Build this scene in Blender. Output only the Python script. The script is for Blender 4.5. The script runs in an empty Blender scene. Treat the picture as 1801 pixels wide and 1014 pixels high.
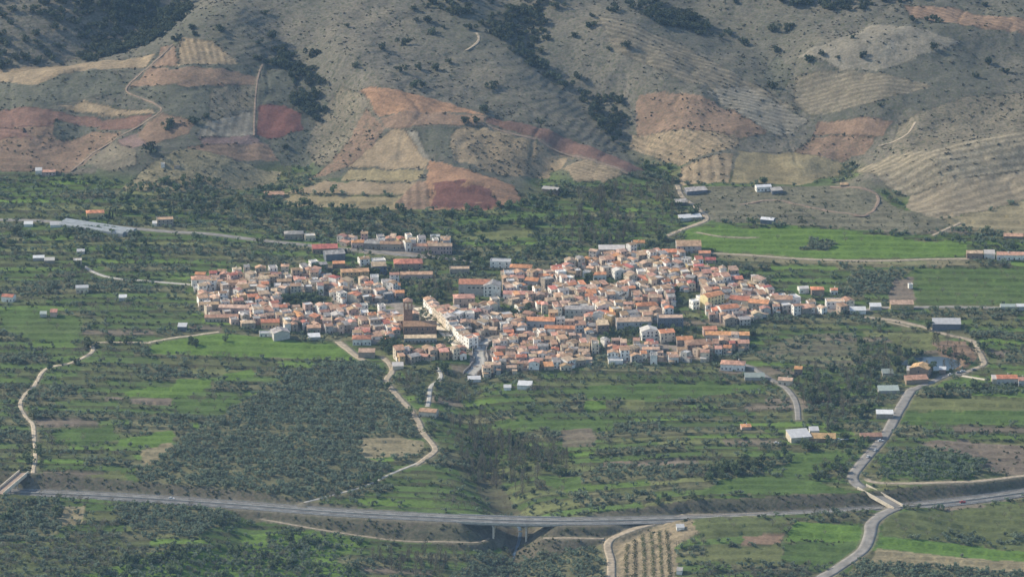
import bpy, math, random
import numpy as np
from mathutils import Vector
random.seed(7)
RNG = np.random.default_rng(11)
S = bpy.context.scene
COL = S.collection

# ------------------------------------------------------------------ camera, light, exposure
CAM_H, CAM_D, FPX, CX, CY = 1150.0, 3800.0, 8337.0, 900.5, 507.0
PITCH = math.atan2(CAM_H, CAM_D)
cam_d = bpy.data.cameras.new('camera')
cam = bpy.data.objects.new('camera', cam_d); COL.objects.link(cam)
cam.location = (0, 0, CAM_H)
cam.rotation_euler = (math.pi/2 - PITCH, 0, 0)
cam_d.sensor_width = 36; cam_d.lens = 36*FPX/1801
cam_d.clip_start = 5; cam_d.clip_end = 20000
S.camera = cam

TO_SUN = Vector((-0.80, 0.28, 0.56)).normalized()
w = bpy.data.worlds.new('World'); S.world = w; w.use_nodes = True
nt = w.node_tree; nt.nodes.clear()
sky = nt.nodes.new('ShaderNodeTexSky'); sky.sky_type = 'NISHITA'; sky.sun_disc = False
sky.sun_elevation = math.asin(TO_SUN.z); sky.sun_rotation = math.atan2(TO_SUN.x, TO_SUN.y)
bg = nt.nodes.new('ShaderNodeBackground'); bg.inputs[1].default_value = 0.125
wo = nt.nodes.new('ShaderNodeOutputWorld')
nt.links.new(sky.outputs[0], bg.inputs[0]); nt.links.new(bg.outputs[0], wo.inputs[0])
sun_d = bpy.data.lights.new('sun', 'SUN'); sun_d.energy = 3.6; sun_d.angle = math.radians(0.5)
sun_d.color = (1.0, 0.91, 0.75)
sun = bpy.data.objects.new('sun', sun_d); COL.objects.link(sun)
sun.rotation_euler = TO_SUN.to_track_quat('Z', 'Y').to_euler()
sun.location = (-800, 3000, 1100)
S.view_settings.view_transform = 'Standard'; S.view_settings.look = 'None'
S.view_settings.gamma = 1; S.view_settings.use_curve_mapping = False
S.view_settings.exposure = EXPOSURE = 0.52
S.render.engine = 'CYCLES'
cy = S.cycles
cy.max_bounces = 5; cy.diffuse_bounces = 3; cy.glossy_bounces = 1; cy.transmission_bounces = 3
cy.volume_bounces = 0; cy.transparent_max_bounces = 4; cy.caustics_reflective = False; cy.caustics_refractive = False
cy.use_denoising = True; cy.denoiser = 'OPENIMAGEDENOISE'; cy.denoising_input_passes = 'RGB_ALBEDO_NORMAL'; cy.denoising_prefilter = 'ACCURATE'
cy.volume_step_rate = 4.0
HAZE = 2.8e-5

# ------------------------------------------------------------------ numbers helpers
def sm(a, b, x):
    t = np.clip((x-a)/(b-a), 0, 1); return t*t*(3-2*t)

_T = np.random.default_rng(5).random((256, 256)).astype(np.float32)
def vnoise(x, y, seed=0):
    x = np.asarray(x, float)+seed*17.3; y = np.asarray(y, float)+seed*31.7
    xi = np.floor(x).astype(int); yi = np.floor(y).astype(int)
    fx = x-xi; fy = y-yi; fx = fx*fx*(3-2*fx); fy = fy*fy*(3-2*fy)
    a = _T[xi & 255, yi & 255]; b = _T[(xi+1) & 255, yi & 255]
    c = _T[xi & 255, (yi+1) & 255]; d = _T[(xi+1) & 255, (yi+1) & 255]
    return (a*(1-fx)+b*fx)*(1-fy)+(c*(1-fx)+d*fx)*fy-0.5      # -0.5..0.5
def fbm(x, y, seed=0, o=4):
    v = 0; a = 1.0; f = 1.0
    for k in range(o):
        v = v+a*vnoise(x*f, y*f, seed+k*3); a *= .5; f *= 2.03
    return v

# ------------------------------------------------------------------ terrain
_YX = np.arange(-900, 901, 10.0)
_YF = np.interp(_YX, [-700, -450, -220, -150, 10, 90, 200, 300, 360, 450, 700], [4115, 4110, 4095, 4035, 4030, 4095, 4095, 4040, 3990, 3985, 3985])
_YF = np.convolve(np.r_[np.full(6, _YF[0]), _YF, np.full(6, _YF[-1])], np.hanning(15)[1:-1]/np.hanning(15).sum(), 'valid')
def base_z(x, y):
    x = np.asarray(x, float); y = np.asarray(y, float)
    z = 0.030*(np.minimum(y, 4300)-3800)
    yf = np.interp(x, _YX, _YF)
    sl = np.interp(x, [-500, 0, 250, 450], [.25, .25, .23, .20])
    k = 22.0
    u = np.clip((y-yf)/k, -60, 60)
    rise = sl*np.where(u > 30, y-yf, k*np.log1p(np.exp(u)))
    z = z+np.minimum(rise, 330+0.1*rise)
    return z

def ray(px, py):
    px = np.atleast_1d(np.asarray(px, float)); py = np.atleast_1d(np.asarray(py, float))
    a = (px-CX)/FPX; b = -(py-CY)/FPX
    cp, sp = math.cos(PITCH), math.sin(PITCH)
    return np.stack([a, cp+b*sp, -sp+b*cp], 1)
TS = np.arange(2900, 6200, 4.0)
def cast(px, py, hf, off=0.0):
    d = ray(px, py); out = np.zeros((len(d), 3))
    for i0 in range(0, len(d), 400):
        dd = d[i0:i0+400]
        P = dd[:, None, :]*TS[None, :, None]; P[..., 2] += CAM_H
        g = P[..., 2]-(hf(P[..., 0], P[..., 1])+off)
        below = g < 0; k = np.where(below.any(1), below.argmax(1), len(TS)-1); k = np.maximum(k, 1)
        r = np.arange(len(dd)); g0 = g[r, k-1]; g1 = g[r, k]
        t = TS[k-1]+4.0*np.clip(g0/(g0-g1+1e-9), 0, 1)
        q = dd*t[:, None]; q[:, 2] += CAM_H; out[i0:i0+400] = q
    return out
def proj(x, y, z):
    cp, sp = math.cos(PITCH), math.sin(PITCH)
    dz = np.asarray(z)-CAM_H; dep = y*cp-dz*sp; up = y*sp+dz*cp
    return CX+FPX*x/dep, CY-FPX*up/dep

def polyline_info(X, Y, P):
    """distance, signed side (positive left of travel), arclength and index-parameter to polyline P (n,2)"""
    best = np.full(X.shape, 1e9); side = np.zeros(X.shape); arc = np.zeros(X.shape); s0 = 0.0
    for i in range(len(P)-1):
        ax, ay = P[i]; bx, by = P[i+1]; dx, dy = bx-ax, by-ay; L = math.hypot(dx, dy)+1e-9
        t = np.clip(((X-ax)*dx+(Y-ay)*dy)/(L*L), 0, 1)
        d = np.hypot(X-ax-t*dx, Y-ay-t*dy)
        m = d < best
        best = np.where(m, d, best)
        side = np.where(m, np.sign(dx*(Y-ay)-dy*(X-ax)), side)
        arc = np.where(m, s0+t*L, arc); s0 += L
    return best, side, arc
def smooth_line(P, step):
    P = np.asarray(P, float)
    if len(P) > 2:
        Q = [P[0]]
        for i in range(len(P)-1):
            p0 = P[max(i-1, 0)]; p1 = P[i]; p2 = P[i+1]; p3 = P[min(i+2, len(P)-1)]
            n = max(2, int(np.hypot(*(p2-p1)[:2])/step)+1)
            for k in range(1, n+1):
                t = k/n
                Q.append(0.5*((2*p1)+(-p0+p2)*t+(2*p0-5*p1+4*p2-p3)*t*t+(-p0+3*p1-3*p2+p3)*t**3))
        P = np.array(Q)
    s = np.r_[0, np.cumsum(np.hypot(np.diff(P[:, 0]), np.diff(P[:, 1])))]
    n = max(2, int(s[-1]/step)+1); ss = np.linspace(0, s[-1], n)
    return np.stack([np.interp(ss, s, P[:, k]) for k in range(P.shape[1])], 1)

def axis(lo, hi, step, far_lo, far_hi):
    a = list(np.arange(lo, hi, step)); g = step; v = lo
    left = []
    while v > far_lo: g *= 1.22; v -= g; left.append(max(v, far_lo))
    g = step; v = a[-1]; right = []
    while v < far_hi: g *= 1.22; v += g; right.append(min(v, far_hi))
    return np.array(left[::-1]+a+right)
GX = axis(-545, 545, 1.45, -2600, 2600)
GY = axis(3035, 4900, 2.1, -400, 6600)
XX, YY = np.meshgrid(GX, GY)          # [iy, ix]

ZZ = base_z(XX, YY)
# ridges (+) and ravines (-) of the hills: photo polyline, height, width
RELIEF = [
 ([(395, 40), (350, 90), (320, 150), (300, 230), (280, 300)], 19, 62),
 ([(130, 130), (60, 200), (20, 280)], 9, 45),
 ([(610, 95), (690, 165), (770, 240), (820, 320)], 12, 44),
 ([(860, 205), (1000, 245), (1090, 290)], 8, 28),
 ([(1080, 40), (1180, 130), (1240, 210), (1250, 280)], 12, 45),
 ([(1801, 40), (1600, 60), (1440, 85)], 10, 30),
 ([(1801, 230), (1640, 280), (1540, 300)], 8, 35),
 ([(350, -20), (250, 50), (160, 95), (0, 125), (-80, 140)], -19, 42),
 ([(490, 70), (540, 140), (570, 200), (560, 250), (500, 310), (450, 345)], -9, 28),
 ([(880, -20), (925, 60), (960, 110), (1010, 160), (1085, 215), (1110, 260), (1170, 315)], -11, 32),
 ([(1200, 20), (1290, 60), (1370, 110), (1385, 165), (1425, 225), (1480, 290), (1590, 350)], -9, 34),
 ([(1580, 215), (1520, 260), (1470, 292)], -6, 18),
 ([(1000, 265), (965, 300), (950, 325)], -5, 14),
]
hill_m = sm(0, 14, ZZ-0.030*(YY-3800))
for pl, amp, wd in RELIEF:
    p = np.array(pl, float); q = cast(p[:, 0], p[:, 1], base_z, amp)[:, :2]
    d, _, _ = polyline_info(XX, YY, smooth_line(q, 12))
    ZZ += amp*np.exp(-(d/wd)**2)*sm(0, 6, ZZ-0.030*(YY-3800))
ZZ += hill_m*(5.0*fbm(XX/75, YY/75, 1, 4)+2.4*fbm(XX/22, YY/24, 4, 4))
_wx = XX+46*fbm(XX/95, YY/75, 16, 3); GUL = sm(.10, 0, np.abs(vnoise(_wx/34, YY/120, 18)))*np.clip(.5+1.5*vnoise(XX/120, YY/120, 19), 0, 1)
ZZ -= hill_m*1.0*GUL
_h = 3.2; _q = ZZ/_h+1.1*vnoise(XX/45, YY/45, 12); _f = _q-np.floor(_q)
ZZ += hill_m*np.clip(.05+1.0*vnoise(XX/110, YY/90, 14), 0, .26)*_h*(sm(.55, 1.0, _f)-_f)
ZZ += (1-hill_m)*(3.0*fbm(XX/190, YY/190, 2, 2)+0.9*fbm(XX/40, YY/40, 8, 3))

def grid_at(A, x, y):
    fx = np.interp(x, GX, np.arange(len(GX))); fy = np.interp(y, GY, np.arange(len(GY)))
    i = np.minimum(fx.astype(int), len(GX)-2); j = np.minimum(fy.astype(int), len(GY)-2)
    fx = fx-i; fy = fy-j
    return (A[j, i]*(1-fx)+A[j, i+1]*fx)*(1-fy)+(A[j+1, i]*(1-fx)+A[j+1, i+1]*fx)*fy
def H(x, y):
    return grid_at(ZZ, np.asarray(x, float), np.asarray(y, float))
def near_of(A, x, y):
    i = np.clip(np.round(np.interp(x, GX, np.arange(len(GX)))).astype(int), 0, len(GX)-1)
    j = np.clip(np.round(np.interp(y, GY, np.arange(len(GY)))).astype(int), 0, len(GY)-1)
    return A[j, i]

# ---- motorway in cutting and on embankment
MW_PX = [(-160, 855), (-40, 862), (60, 867), (200, 873), (400, 886), (600, 901), (800, 911), (960, 916), (1140, 914), (1300, 909), (1450, 902), (1560, 894), (1680, 882), (1801, 866), (1960, 843)]
_p = np.array(MW_PX, float)
def base_n(x, y): return 0.030*(np.minimum(np.asarray(y, float), 4300)-3800)
MW = smooth_line(cast(_p[:, 0], _p[:, 1], base_n)[:, :2], 6)
mwx, _ = proj(MW[:, 0], MW[:, 1], base_n(MW[:, 0], MW[:, 1]))
MW_S = np.r_[0, np.cumsum(np.hypot(np.diff(MW[:, 0]), np.diff(MW[:, 1])))]
MW_Z = base_n(MW[:, 0], MW[:, 1])
def mw_arc_at(px): return float(np.interp(px, mwx, MW_S))
HALF = 8.3
d, sd, arc = polyline_info(XX, YY, MW)
sgn = d*sd                                   # positive = far side
pxa = np.interp(arc, MW_S, mwx)
on = np.interp(pxa, [0, 60, 200, 400, 460, 800, 985, 1080, 1140, 1190, 1240, 1540, 1590, 1650, 1801], [5, 3.2, 1.8, .5, -6, -12, -12, -8, -2, 5.5, 8.5, 8.5, 7, 1, 1])
of = np.interp(pxa, [0, 100, 180, 300, 460, 560, 800, 985, 1050, 1140, 1230, 1500, 1600, 1760, 1801], [8, 8, 7, 6.5, 4, 0, -3, -2, 2, 5, 8.5, 8, 8, 8, 5])
of = of*(1-sm(30, 300, sgn))
on = np.where(on > 0, on*(1-0.8*sm(25, 110, -sgn)), on)
nat = ZZ+on+(of-on)*sm(-14, 14, sgn)
nat = np.where(np.abs(YY-3300) < 2500, nat, ZZ)
# river ravine
RIV_PX = [(905, 1060), (890, 1000), (905, 950), (915, 925), (885, 890), (860, 850), (870, 800), (840, 760), (815, 715), (845, 665), (850, 620), (845, 595)]
_p = np.array(RIV_PX, float); RIV = smooth_line(cast(_p[:, 0], _p[:, 1], base_n, -9)[:, :2], 8)
dr, _, ar = polyline_info(XX, YY, RIV)
L_r = np.hypot(np.diff(RIV[:, 0]), np.diff(RIV[:, 1])).sum()
nat = nat-np.interp(ar/L_r, [0, .2, .32, .5, .8, 1], [6, 7, 11, 8, 4, 1.5])*np.exp(-(dr/np.interp(ar/L_r, [0, .3, .6, 1], [22, 20, 24, 10]))**2)
A0, A1 = mw_arc_at(812), mw_arc_at(980)      # viaduct
ins = np.maximum(0, np.minimum(arc-A0, A1-arc))
de = np.sqrt(np.maximum(d-HALF-1.5, 0)**2+ins**2)
mz = np.interp(arc, MW_S, MW_Z)
cut = np.clip(nat, mz-de*0.62, mz+de*np.where(sgn > 0, .72, 1.0))
ZZ = np.where(d < 140, cut, nat)
ZZ = np.where((d < HALF+1.5) & (ins <= 0), mz-0.25, ZZ)

# ---- terraces of the irrigated plain: bands that run across the slope, cut into plots
wv = YY+16*vnoise(XX/130, YY/160, 21)+34*vnoise(XX/420, YY/300, 22)+0.06*XX
r2 = np.random.default_rng(3)
edges = 2900+np.cumsum(r2.uniform(9, 21, 200))
band = np.clip(np.searchsorted(edges, wv)-1, 0, 198)
fr = (wv-edges[band])/(edges[band+1]-edges[band])
plain = (1-hill_m)*sm(3040, 3080, YY)
plain *= (d > 24)
ZZ += np.where(plain > .3, -0.115*(fr-0.5)*(edges[band+1]-edges[band])*np.minimum(plain*2-.6, 1), 0)
cell = np.zeros(XX.shape, int); fu = np.zeros(XX.shape)
uu = XX+10*vnoise(XX/60, YY/40, 31)+0.5*(YY-3800)*vnoise(XX/500, YY/500, 33)
for b in range(band.min(), band.max()+1):
    m = band == b
    if not m.any(): continue
    ed = -2700+r2.uniform(0, 40)+np.cumsum(r2.uniform(22, 85, 110))
    k = np.clip(np.searchsorted(ed, uu[m])-1, 0, 108)
    cell[m] = b*110+k; fu[m] = np.minimum(uu[m]-ed[k], ed[k+1]-uu[m])
CELL_R = np.random.default_rng(9).random((200*110, 4))

# ---- pond basin
def W(pts):
    p = np.array(pts, float); return cast(p[:, 0], p[:, 1], H)
POND_PX = [(1583, 637), (1596, 629), (1618, 626), (1650, 624), (1672, 627), (1688, 632), (1686, 642), (1668, 650), (1640, 650), (1612, 646), (1592, 644)]
POND = smooth_line(W(POND_PX+POND_PX[:1])[:, :2], 3)[:-1]
POND_Z = float(H(POND[:, 0], POND[:, 1]).mean())-.9
_c = POND.mean(0); _r = np.hypot(XX-_c[0], YY-_c[1]); _m = _r < 90
_ds = np.zeros(XX.shape); _dd, _, _ = polyline_info(XX[_m], YY[_m], np.vstack([POND, POND[:1]]))
def _inp(x, y, q):
    r = np.zeros(x.shape, bool)
    for i in range(len(q)):
        x0, y0 = q[i]; x1, y1 = q[i-1]
        if y0 == y1: continue
        r ^= ((y0 > y) != (y1 > y)) & (x < (x1-x0)*(y-y0)/(y1-y0)+x0)
    return r
_in = _inp(XX[_m], YY[_m], POND); _sd = np.where(_in, -_dd, _dd)
ZZ[_m] = np.where(_sd < 8, POND_Z+(ZZ[_m]-POND_Z)*sm(2, 8, _sd)+np.clip(_sd, -4, 4)*.3*(1-sm(4, 8, _sd)), ZZ[_m])
# ---- road beds flattened into the ground
ROADS = {}
def road(name, pts, width, flat=True, step=4.0):
    global ZZ
    q = smooth_line(W(pts)[:, :2], step)
    z = H(q[:, 0], q[:, 1])
    k = np.ones(9)/9
    z = np.convolve(np.r_[np.full(4, z[0]), z, np.full(4, z[-1])], k, 'valid')
    if flat:
        lo = q.min(0)-25; hi = q.max(0)+25
        i0, i1 = np.searchsorted(GX, [lo[0], hi[0]]); j0, j1 = np.searchsorted(GY, [lo[1], hi[1]])
        sl = (slice(j0, j1), slice(i0, i1))
        dd, _, aa = polyline_info(XX[sl], YY[sl], q)
        ss = np.r_[0, np.cumsum(np.hypot(np.diff(q[:, 0]), np.diff(q[:, 1])))]
        t = 1-sm(width/2+1.2, width/2+6, dd)
        ok = t*(np.abs(np.interp(aa, ss, z)-ZZ[sl]) < 5)
        ZZ[sl] = ZZ[sl]*(1-ok)+(np.interp(aa, ss, z)-0.05)*ok
    ROADS[name] = dict(line=q, z=z, width=width)
road('lane_south', [(1440, 1018), (1485, 990), (1518, 965), (1530, 940), (1534, 918), (1552, 902), (1580, 891)], 9.5)
road('lane_north', [(1517, 857), (1505, 848), (1500, 836), (1512, 818), (1532, 795), (1556, 765), (1580, 725), (1600, 690), (1610, 683)], 8.5)
road('lane_village', [(1610, 683), (1640, 669), (1668, 660), (1690, 657)], 6)
road('lane_east', [(1690, 657), (1715, 649), (1731, 640), (1727, 628), (1720, 615), (1718, 604), (1700, 596), (1665, 588), (1635, 578), (1600, 568), (1562, 562), (1520, 556)], 5)
road('side_lane', [(1692, 660), (1734, 667)], 3.5)
road('service_lane', [(1524, 842), (1540, 848), (1600, 849), (1700, 847), (1760, 841), (1801, 836), (1850, 832)], 4.5)
road('farm_track', [(58, 832), (62, 800), (60, 770), (58, 745), (48, 735), (36, 715), (42, 695), (60, 680), (74, 655), (90, 645), (120, 638), (150, 628), (164, 615), (158, 604)], 3.2)
road('grove_track', [(265, 602), (230, 602), (165, 602)], 2.5)
road('field_lane', [(262, 602), (300, 595), (340, 589), (385, 583)], 3)
road('west_lane', [(595, 600), (612, 615), (632, 630), (640, 634)], 6)
road('river_lane', [(672, 627), (685, 640), (690, 655), (680, 668), (688, 683), (705, 700), (722, 720), (736, 740), (744, 760), (765, 785), (762, 795), (745, 808), (730, 818)], 5)
road('mill_lane', [(768, 645), (776, 660), (770, 670), (758, 678), (755, 700), (752, 715)], 3.5)
road('canal', [(735, 814), (690, 832), (640, 855), (580, 872), (535, 884)], 2.2)
road('east_lane', [(1308, 640), (1325, 648), (1355, 667), (1380, 680), (1395, 695), (1402, 715), (1404, 738)], 5)
road('north_road', [(-30, 385), (60, 388), (130, 394), (240, 402), (330, 409), (420, 418), (500, 427), (560, 433), (640, 440), (700, 448), (790, 455), (830, 460)], 7)
road('plain_road', [(1520, 545), (1560, 541), (1640, 538), (1720, 541), (1801, 544), (1850, 546)], 6)
road('field_road', [(1235, 443), (1350, 451), (1500, 458), (1620, 457), (1705, 455)], 4)
road('hill_lane', [(1170, 416), (1205, 402), (1243, 385), (1225, 365), (1200, 345), (1192, 325)], 5)
road('west_road', [(148, 468), (165, 479), (200, 489), (260, 494), (335, 500)], 3.5)
road('embankment_track', [(460, 912), (560, 930), (640, 942), (720, 951), (830, 953), (860, 947)], 2)
road('valley_track', [(955, 948), (1020, 946), (1062, 946)], 3)
road('bank_track', [(1210, 904), (1300, 903), (1420, 900)], 3)
road('hill_track', [(125, 302), (165, 268), (205, 243), (282, 197), (262, 178), (222, 158), (262, 118), (305, 78)], 1.8, flat=False)
road('spur_track', [(447, 240), (449, 180), (455, 132), (464, 112)], 1.8, flat=False)
road('orange_track', [(845, 217), (900, 235), (960, 254), (1050, 285), (1106, 309)], 2.4, flat=False)
road('dirt_track', [(1300, 360), (1360, 352), (1420, 363), (1480, 374), (1525, 378), (1545, 348), (1510, 330), (1460, 329)], 3, flat=False)
road('rear_track', [(1545, 260), (1590, 240), (1610, 215)], 2.4, flat=False)
road('oak_track', [(820, 90), (842, 72), (838, 58)], 2.4, flat=False)
for nm, pts, wd in [('field_edge_track', [(1225, 408), (1270, 416), (1330, 417)], 2), ('plain_track', [(1640, 415), (1670, 400), (1690, 392)], 3),
                    ('mound_track', [(1075, 1020), (1075, 985), (1070, 955), (1100, 935), (1160, 918), (1205, 905)], 6),
                    ('ditch_track', [(1560, 565), (1600, 575)], 2)]:
    road(nm, pts, wd)
H_FINAL = True
# ------------------------------------------------------------------ land cover
NY, NX = XX.shape
alb = np.zeros((NY, NX, 3)); scrub = np.zeros((NY, NX))
den = {k: np.zeros((NY, NX), np.float32) for k in ('olive', 'bare', 'oak', 'bush', 'poplar')}   # trees per 100 square metres
C = dict(green=(.084, .130, .033), bright=(.112, .178, .034), dull=(.112, .130, .048), grass=(.145, .155, .060), straw=(.27, .225, .13), tan=(.285, .215, .132),
         brown=(.25, .18, .12), orange=(.285, .168, .098), red=(.160, .072, .057), redbrown=(.19, .112, .082), purple=(.22, .15, .125), pale=(.235, .207, .155),
         scrub=(.155, .15, .105), slate=(.122, .118, .086), dry=(.192, .162, .112), earth=(.19, .15, .11), clay=(.232, .155, .102), olive_soil=(.152, .145, .075), dark=(.06, .06, .05), ochre=(.268, .217, .118))
def setc(m, c, k=1.0):
    alb[m] = alb[m]*(1-k)+np.array(c)*k
hm = sm(3, 13, ZZ-0.030*(np.minimum(YY, 4300)-3800))*(YY > 3900)
# hills: grey-green scrub, drier on the ridges
n1 = fbm(XX/90, YY/120, 41, 4); n2 = fbm(XX/26, YY/30, 45, 3)
t = np.clip(.5+1.1*n1+.3*n2, 0, 1)[..., None]
hillc = np.array([.118, .112, .084])*(1-t)+np.array([.182, .158, .118])*t
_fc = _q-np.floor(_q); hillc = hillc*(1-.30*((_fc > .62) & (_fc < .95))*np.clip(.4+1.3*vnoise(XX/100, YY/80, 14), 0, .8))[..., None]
# plain: plots between terrace edges
rc = CELL_R[cell]
pal = np.array([C['green'], C['dull'], C['grass'], C['bright'], C['olive_soil'], C['earth'], C['green'], C['olive_soil']])
edgesp = np.array([.27, .42, .51, .60, .77, .80, .91, 1.01])
kind = np.searchsorted(edgesp, rc[..., 0])
pc = pal[kind]*(0.8+0.45*rc[..., 1])[..., None]
tt = np.clip(.5+1.4*fbm(XX/18, YY/18, 51, 3), 0, 1)[..., None]
pc = pc*(1-.20*tt)+np.array([.12, .125, .06])*.20*tt
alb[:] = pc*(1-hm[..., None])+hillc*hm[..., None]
scrub[:] = .30*(1-hm)+.75*hm
pl = (hm < .3) & (YY > 3000)
grove = pl & np.isin(kind, (4, 7)); orch = pl & (kind == 6)
den['olive'][grove] = 3.2; den['bare'][orch] = 2.0; den['bare'][pl & (kind == 1)] = 1.0; den['bare'][pl & (kind == 2)] = .3
den['olive'][pl] = np.maximum(den['olive'][pl], .6)
north = pl & (YY > 3890); den['olive'][north] = np.maximum(den['olive'][north], 1.5*(rc[..., 2][north] > .3)); den['oak'][north] = .35*(rc[..., 3][north] > .4)
bank = pl & ((fr < .16) | (fr > .93)) & (CELL_R[(cell+7) % 22000][..., 2] > .30)
den['bush'][bank] = 7.0; den['bare'][bank] = np.maximum(den['bare'][bank], .9)
side = pl & (fu < 1.8) & (rc[..., 3] > .55); den['bush'][side] = 4.5
bank2 = pl & ((fr < .10) | (fr > .95)); setc(bank2, (.075, .07, .04), .8)
den['bush'] += hm*(.9+3.0*GUL); den['oak'] += .14*hm*GUL*(n1 < .1); den['oak'] += np.where((hm > .5) & (n1 < -.12), .045, .006)*(hm > .5)

REG = {}
def inpoly(x, y, q):
    r = np.zeros(x.shape, bool); n = len(q)
    for i in range(n):
        x0, y0 = q[i]; x1, y1 = q[i-1]
        if y0 == y1: continue
        c = (y0 > y) != (y1 > y)
        r ^= c & (x < (x1-x0)*(y-y0)/(y1-y0)+x0)
    return r
def area(pts, wob=1.2):
    q = W(pts)[:, :2]
    lo = q.min(0); hi = q.max(0)
    i0, i1 = np.searchsorted(GX, [lo[0]-2, hi[0]+2]); j0, j1 = np.searchsorted(GY, [lo[1]-2, hi[1]+2])
    sl = (slice(j0, j1), slice(i0, i1)); x = XX[sl]; y = YY[sl]
    return sl, inpoly(x+wob*2*vnoise(x/9, y/9, 61), y+wob*3*vnoise(x/9, y/9, 62), q), q
def plot(pts, c, sc=.12, rows=None, clear=True, trees=None, mix=1.0, wob=1.6, edge=None, var=.12):
    """a field: colour, scrubbiness, rows=(photo direction dx,dy, spacing in metres, strength), trees={kind: density}"""
    sl, m, q = area(pts, wob)
    x, y = XX[sl], YY[sl]
    col = np.array(C[c] if isinstance(c, str) else c)*(1+var*2.2*fbm(x/22, y/30, 71, 3)+var*vnoise(x/6, y/5, 72))[..., None]
    if rows:
        cpx = np.mean([p[0] for p in pts]); cpy = np.mean([p[1] for p in pts])
        ab = W([(cpx, cpy), (cpx+rows[0], cpy+rows[1])]); v = ab[1, :2]-ab[0, :2]; v /= np.hypot(*v)
        off = -(x-ab[0, 0])*v[1]+(y-ab[0, 1])*v[0]+2.2*vnoise(x/30, y/30, 73)
        st = np.cos(off*2*math.pi/rows[2]); col = col*(1+min(.27, rows[3]*1.6)*st)[..., None]
        if len(rows) > 4: den['bush'][sl] = np.where(m, np.where(st < -.55, rows[4], 0), den['bush'][sl])
    A = alb[sl]; A[m] = A[m]*(1-mix)+col[m]*mix
    s = scrub[sl]; s[m] = sc
    if clear:
        for k in den:
            if not (rows and len(rows) > 4 and k == 'bush'): den[k][sl][m] = 0
    for k, v in (trees or {}).items(): den[k][sl][m] = v
    if hm[sl][m].mean() > .4 if m.any() else False:
        e_, _, _ = polyline_info(x, y, np.vstack([q, q[:1]])); b_ = (e_ < 1.1) & (vnoise(x/25, y/25, 78) > -.08); A[b_] *= .66; den['bush'][sl][b_ & (vnoise(x/14, y/14, 77) > -.1)] = 5
    if edge:
        dd, _, _ = polyline_info(x, y, np.vstack([q, q[:1]])); den['bush'][sl][(dd < 1.6)] = edge
def trees(pts, wob=3, **kw):
    sl, m, _ = area(pts, wob)
    for k, v in kw.items(): den[k][sl][m] = v

# ---- left hill
trees([(138, 10), (160, -8), (335, -8), (338, 15), (315, 38), (290, 62), (255, 78), (215, 92), (165, 108), (140, 98), (132, 60)], oak=2.4, bush=1.5)
trees([(-20, -5), (140, -5), (140, 100), (90, 118), (-20, 125)], oak=.85, bush=1.0)
plot([(-30, 123), (100, 117), (200, 106), (272, 94), (258, 118), (130, 125), (110, 140), (60, 152), (-30, 143)], 'tan', .25)
plot([(-30, 143), (60, 152), (130, 127), (190, 124), (240, 150), (215, 162), (100, 180), (70, 192), (-30, 200)], 'slate', .8, trees=dict(bush=1.3, oak=.03))
plot([(285, 82), (310, 80), (312, 116), (265, 119)], 'clay', .15, rows=(0, 1, 5, .10))
plot([(315, 68), (372, 74), (412, 105), (416, 114), (314, 116)], 'tan', .3, rows=(1, 6, 6, .16))
plot([(262, 120), (300, 121), (300, 136), (243, 141)], 'clay', .15)
plot([(304, 121), (452, 118), (456, 131), (300, 138)], 'slate', .6, trees=dict(bush=1.2))
plot([(236, 141), (456, 134), (450, 149), (330, 155), (226, 153)], 'clay', .25, edge=3)
plot([(226, 154), (330, 156), (370, 158), (371, 200), (345, 215), (290, 202), (270, 175)], 'slate', .8, trees=dict(bush=1.5))
plot([(371, 155), (450, 147), (446, 190), (366, 215)], 'dry', .7, trees=dict(bush=2.2))
plot([(345, 237), (364, 215), (442, 194), (448, 237), (350, 242)], 'pale', .1, rows=(-1, 5, 7, .12))
plot([(456, 186), (502, 184), (530, 200), (534, 233), (492, 243), (446, 236)], 'red', .10)
plot([(350, 243), (450, 238), (456, 252), (358, 256)], 'purple', .15, edge=2)
plot([(330, 258), (465, 252), (497, 285), (420, 282), (330, 266)], 'clay', .2, rows=(1, .1, 8, .08))
plot([(-30, 196), (95, 194), (274, 202), (230, 227), (165, 228), (95, 224), (-30, 232)], 'redbrown', .18)
plot([(100, 184), (150, 178), (272, 195), (276, 201), (130, 197)], 'tan', .15, edge=1.2)
plot([(-30, 232), (95, 224), (100, 245), (130, 246), (165, 230), (215, 235), (180, 265), (125, 303), (70, 302), (-30, 302)], 'clay', .35, trees=dict(bush=.8))
plot([(-30, 225), (40, 226), (60, 245), (-30, 250)], 'redbrown', .2, rows=(1, .1, 7, .12))
plot([(96, 210), (180, 222), (132, 244), (96, 240)], 'slate', .7, trees=dict(bush=2))
plot([(205, 248), (240, 235), (262, 255), (225, 262)], 'purple', .25)
plot([(240, 231), (285, 200), (340, 214), (332, 234), (260, 256)], 'clay', .2)
trees([(290, 222), (340, 210), (342, 217), (295, 230)], bush=6, oak=.5)
plot([(150, 286), (190, 250), (240, 262), (240, 292), (190, 302)], 'dry', .35, trees=dict(bush=.7))
trees([(240, 258), (270, 262), (262, 300), (243, 292)], bush=4, oak=.4)
plot([(215, 330), (250, 300), (290, 272), (340, 262), (420, 285), (498, 300), (482, 322), (400, 332), (300, 340), (215, 334)], 'straw', .45, trees=dict(bush=1.6))
trees([(440, 106), (500, 84), (516, 95), (512, 112), (545, 125), (566, 150), (562, 180), (582, 215), (576, 232), (556, 215), (530, 195), (508, 165), (520, 140), (480, 116)], oak=2.0, bush=1.5)
plot([(470, 252), (540, 228), (575, 232), (588, 258), (542, 292), (492, 288)], 'slate', .9, trees=dict(bush=2.5, oak=.12))
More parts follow.
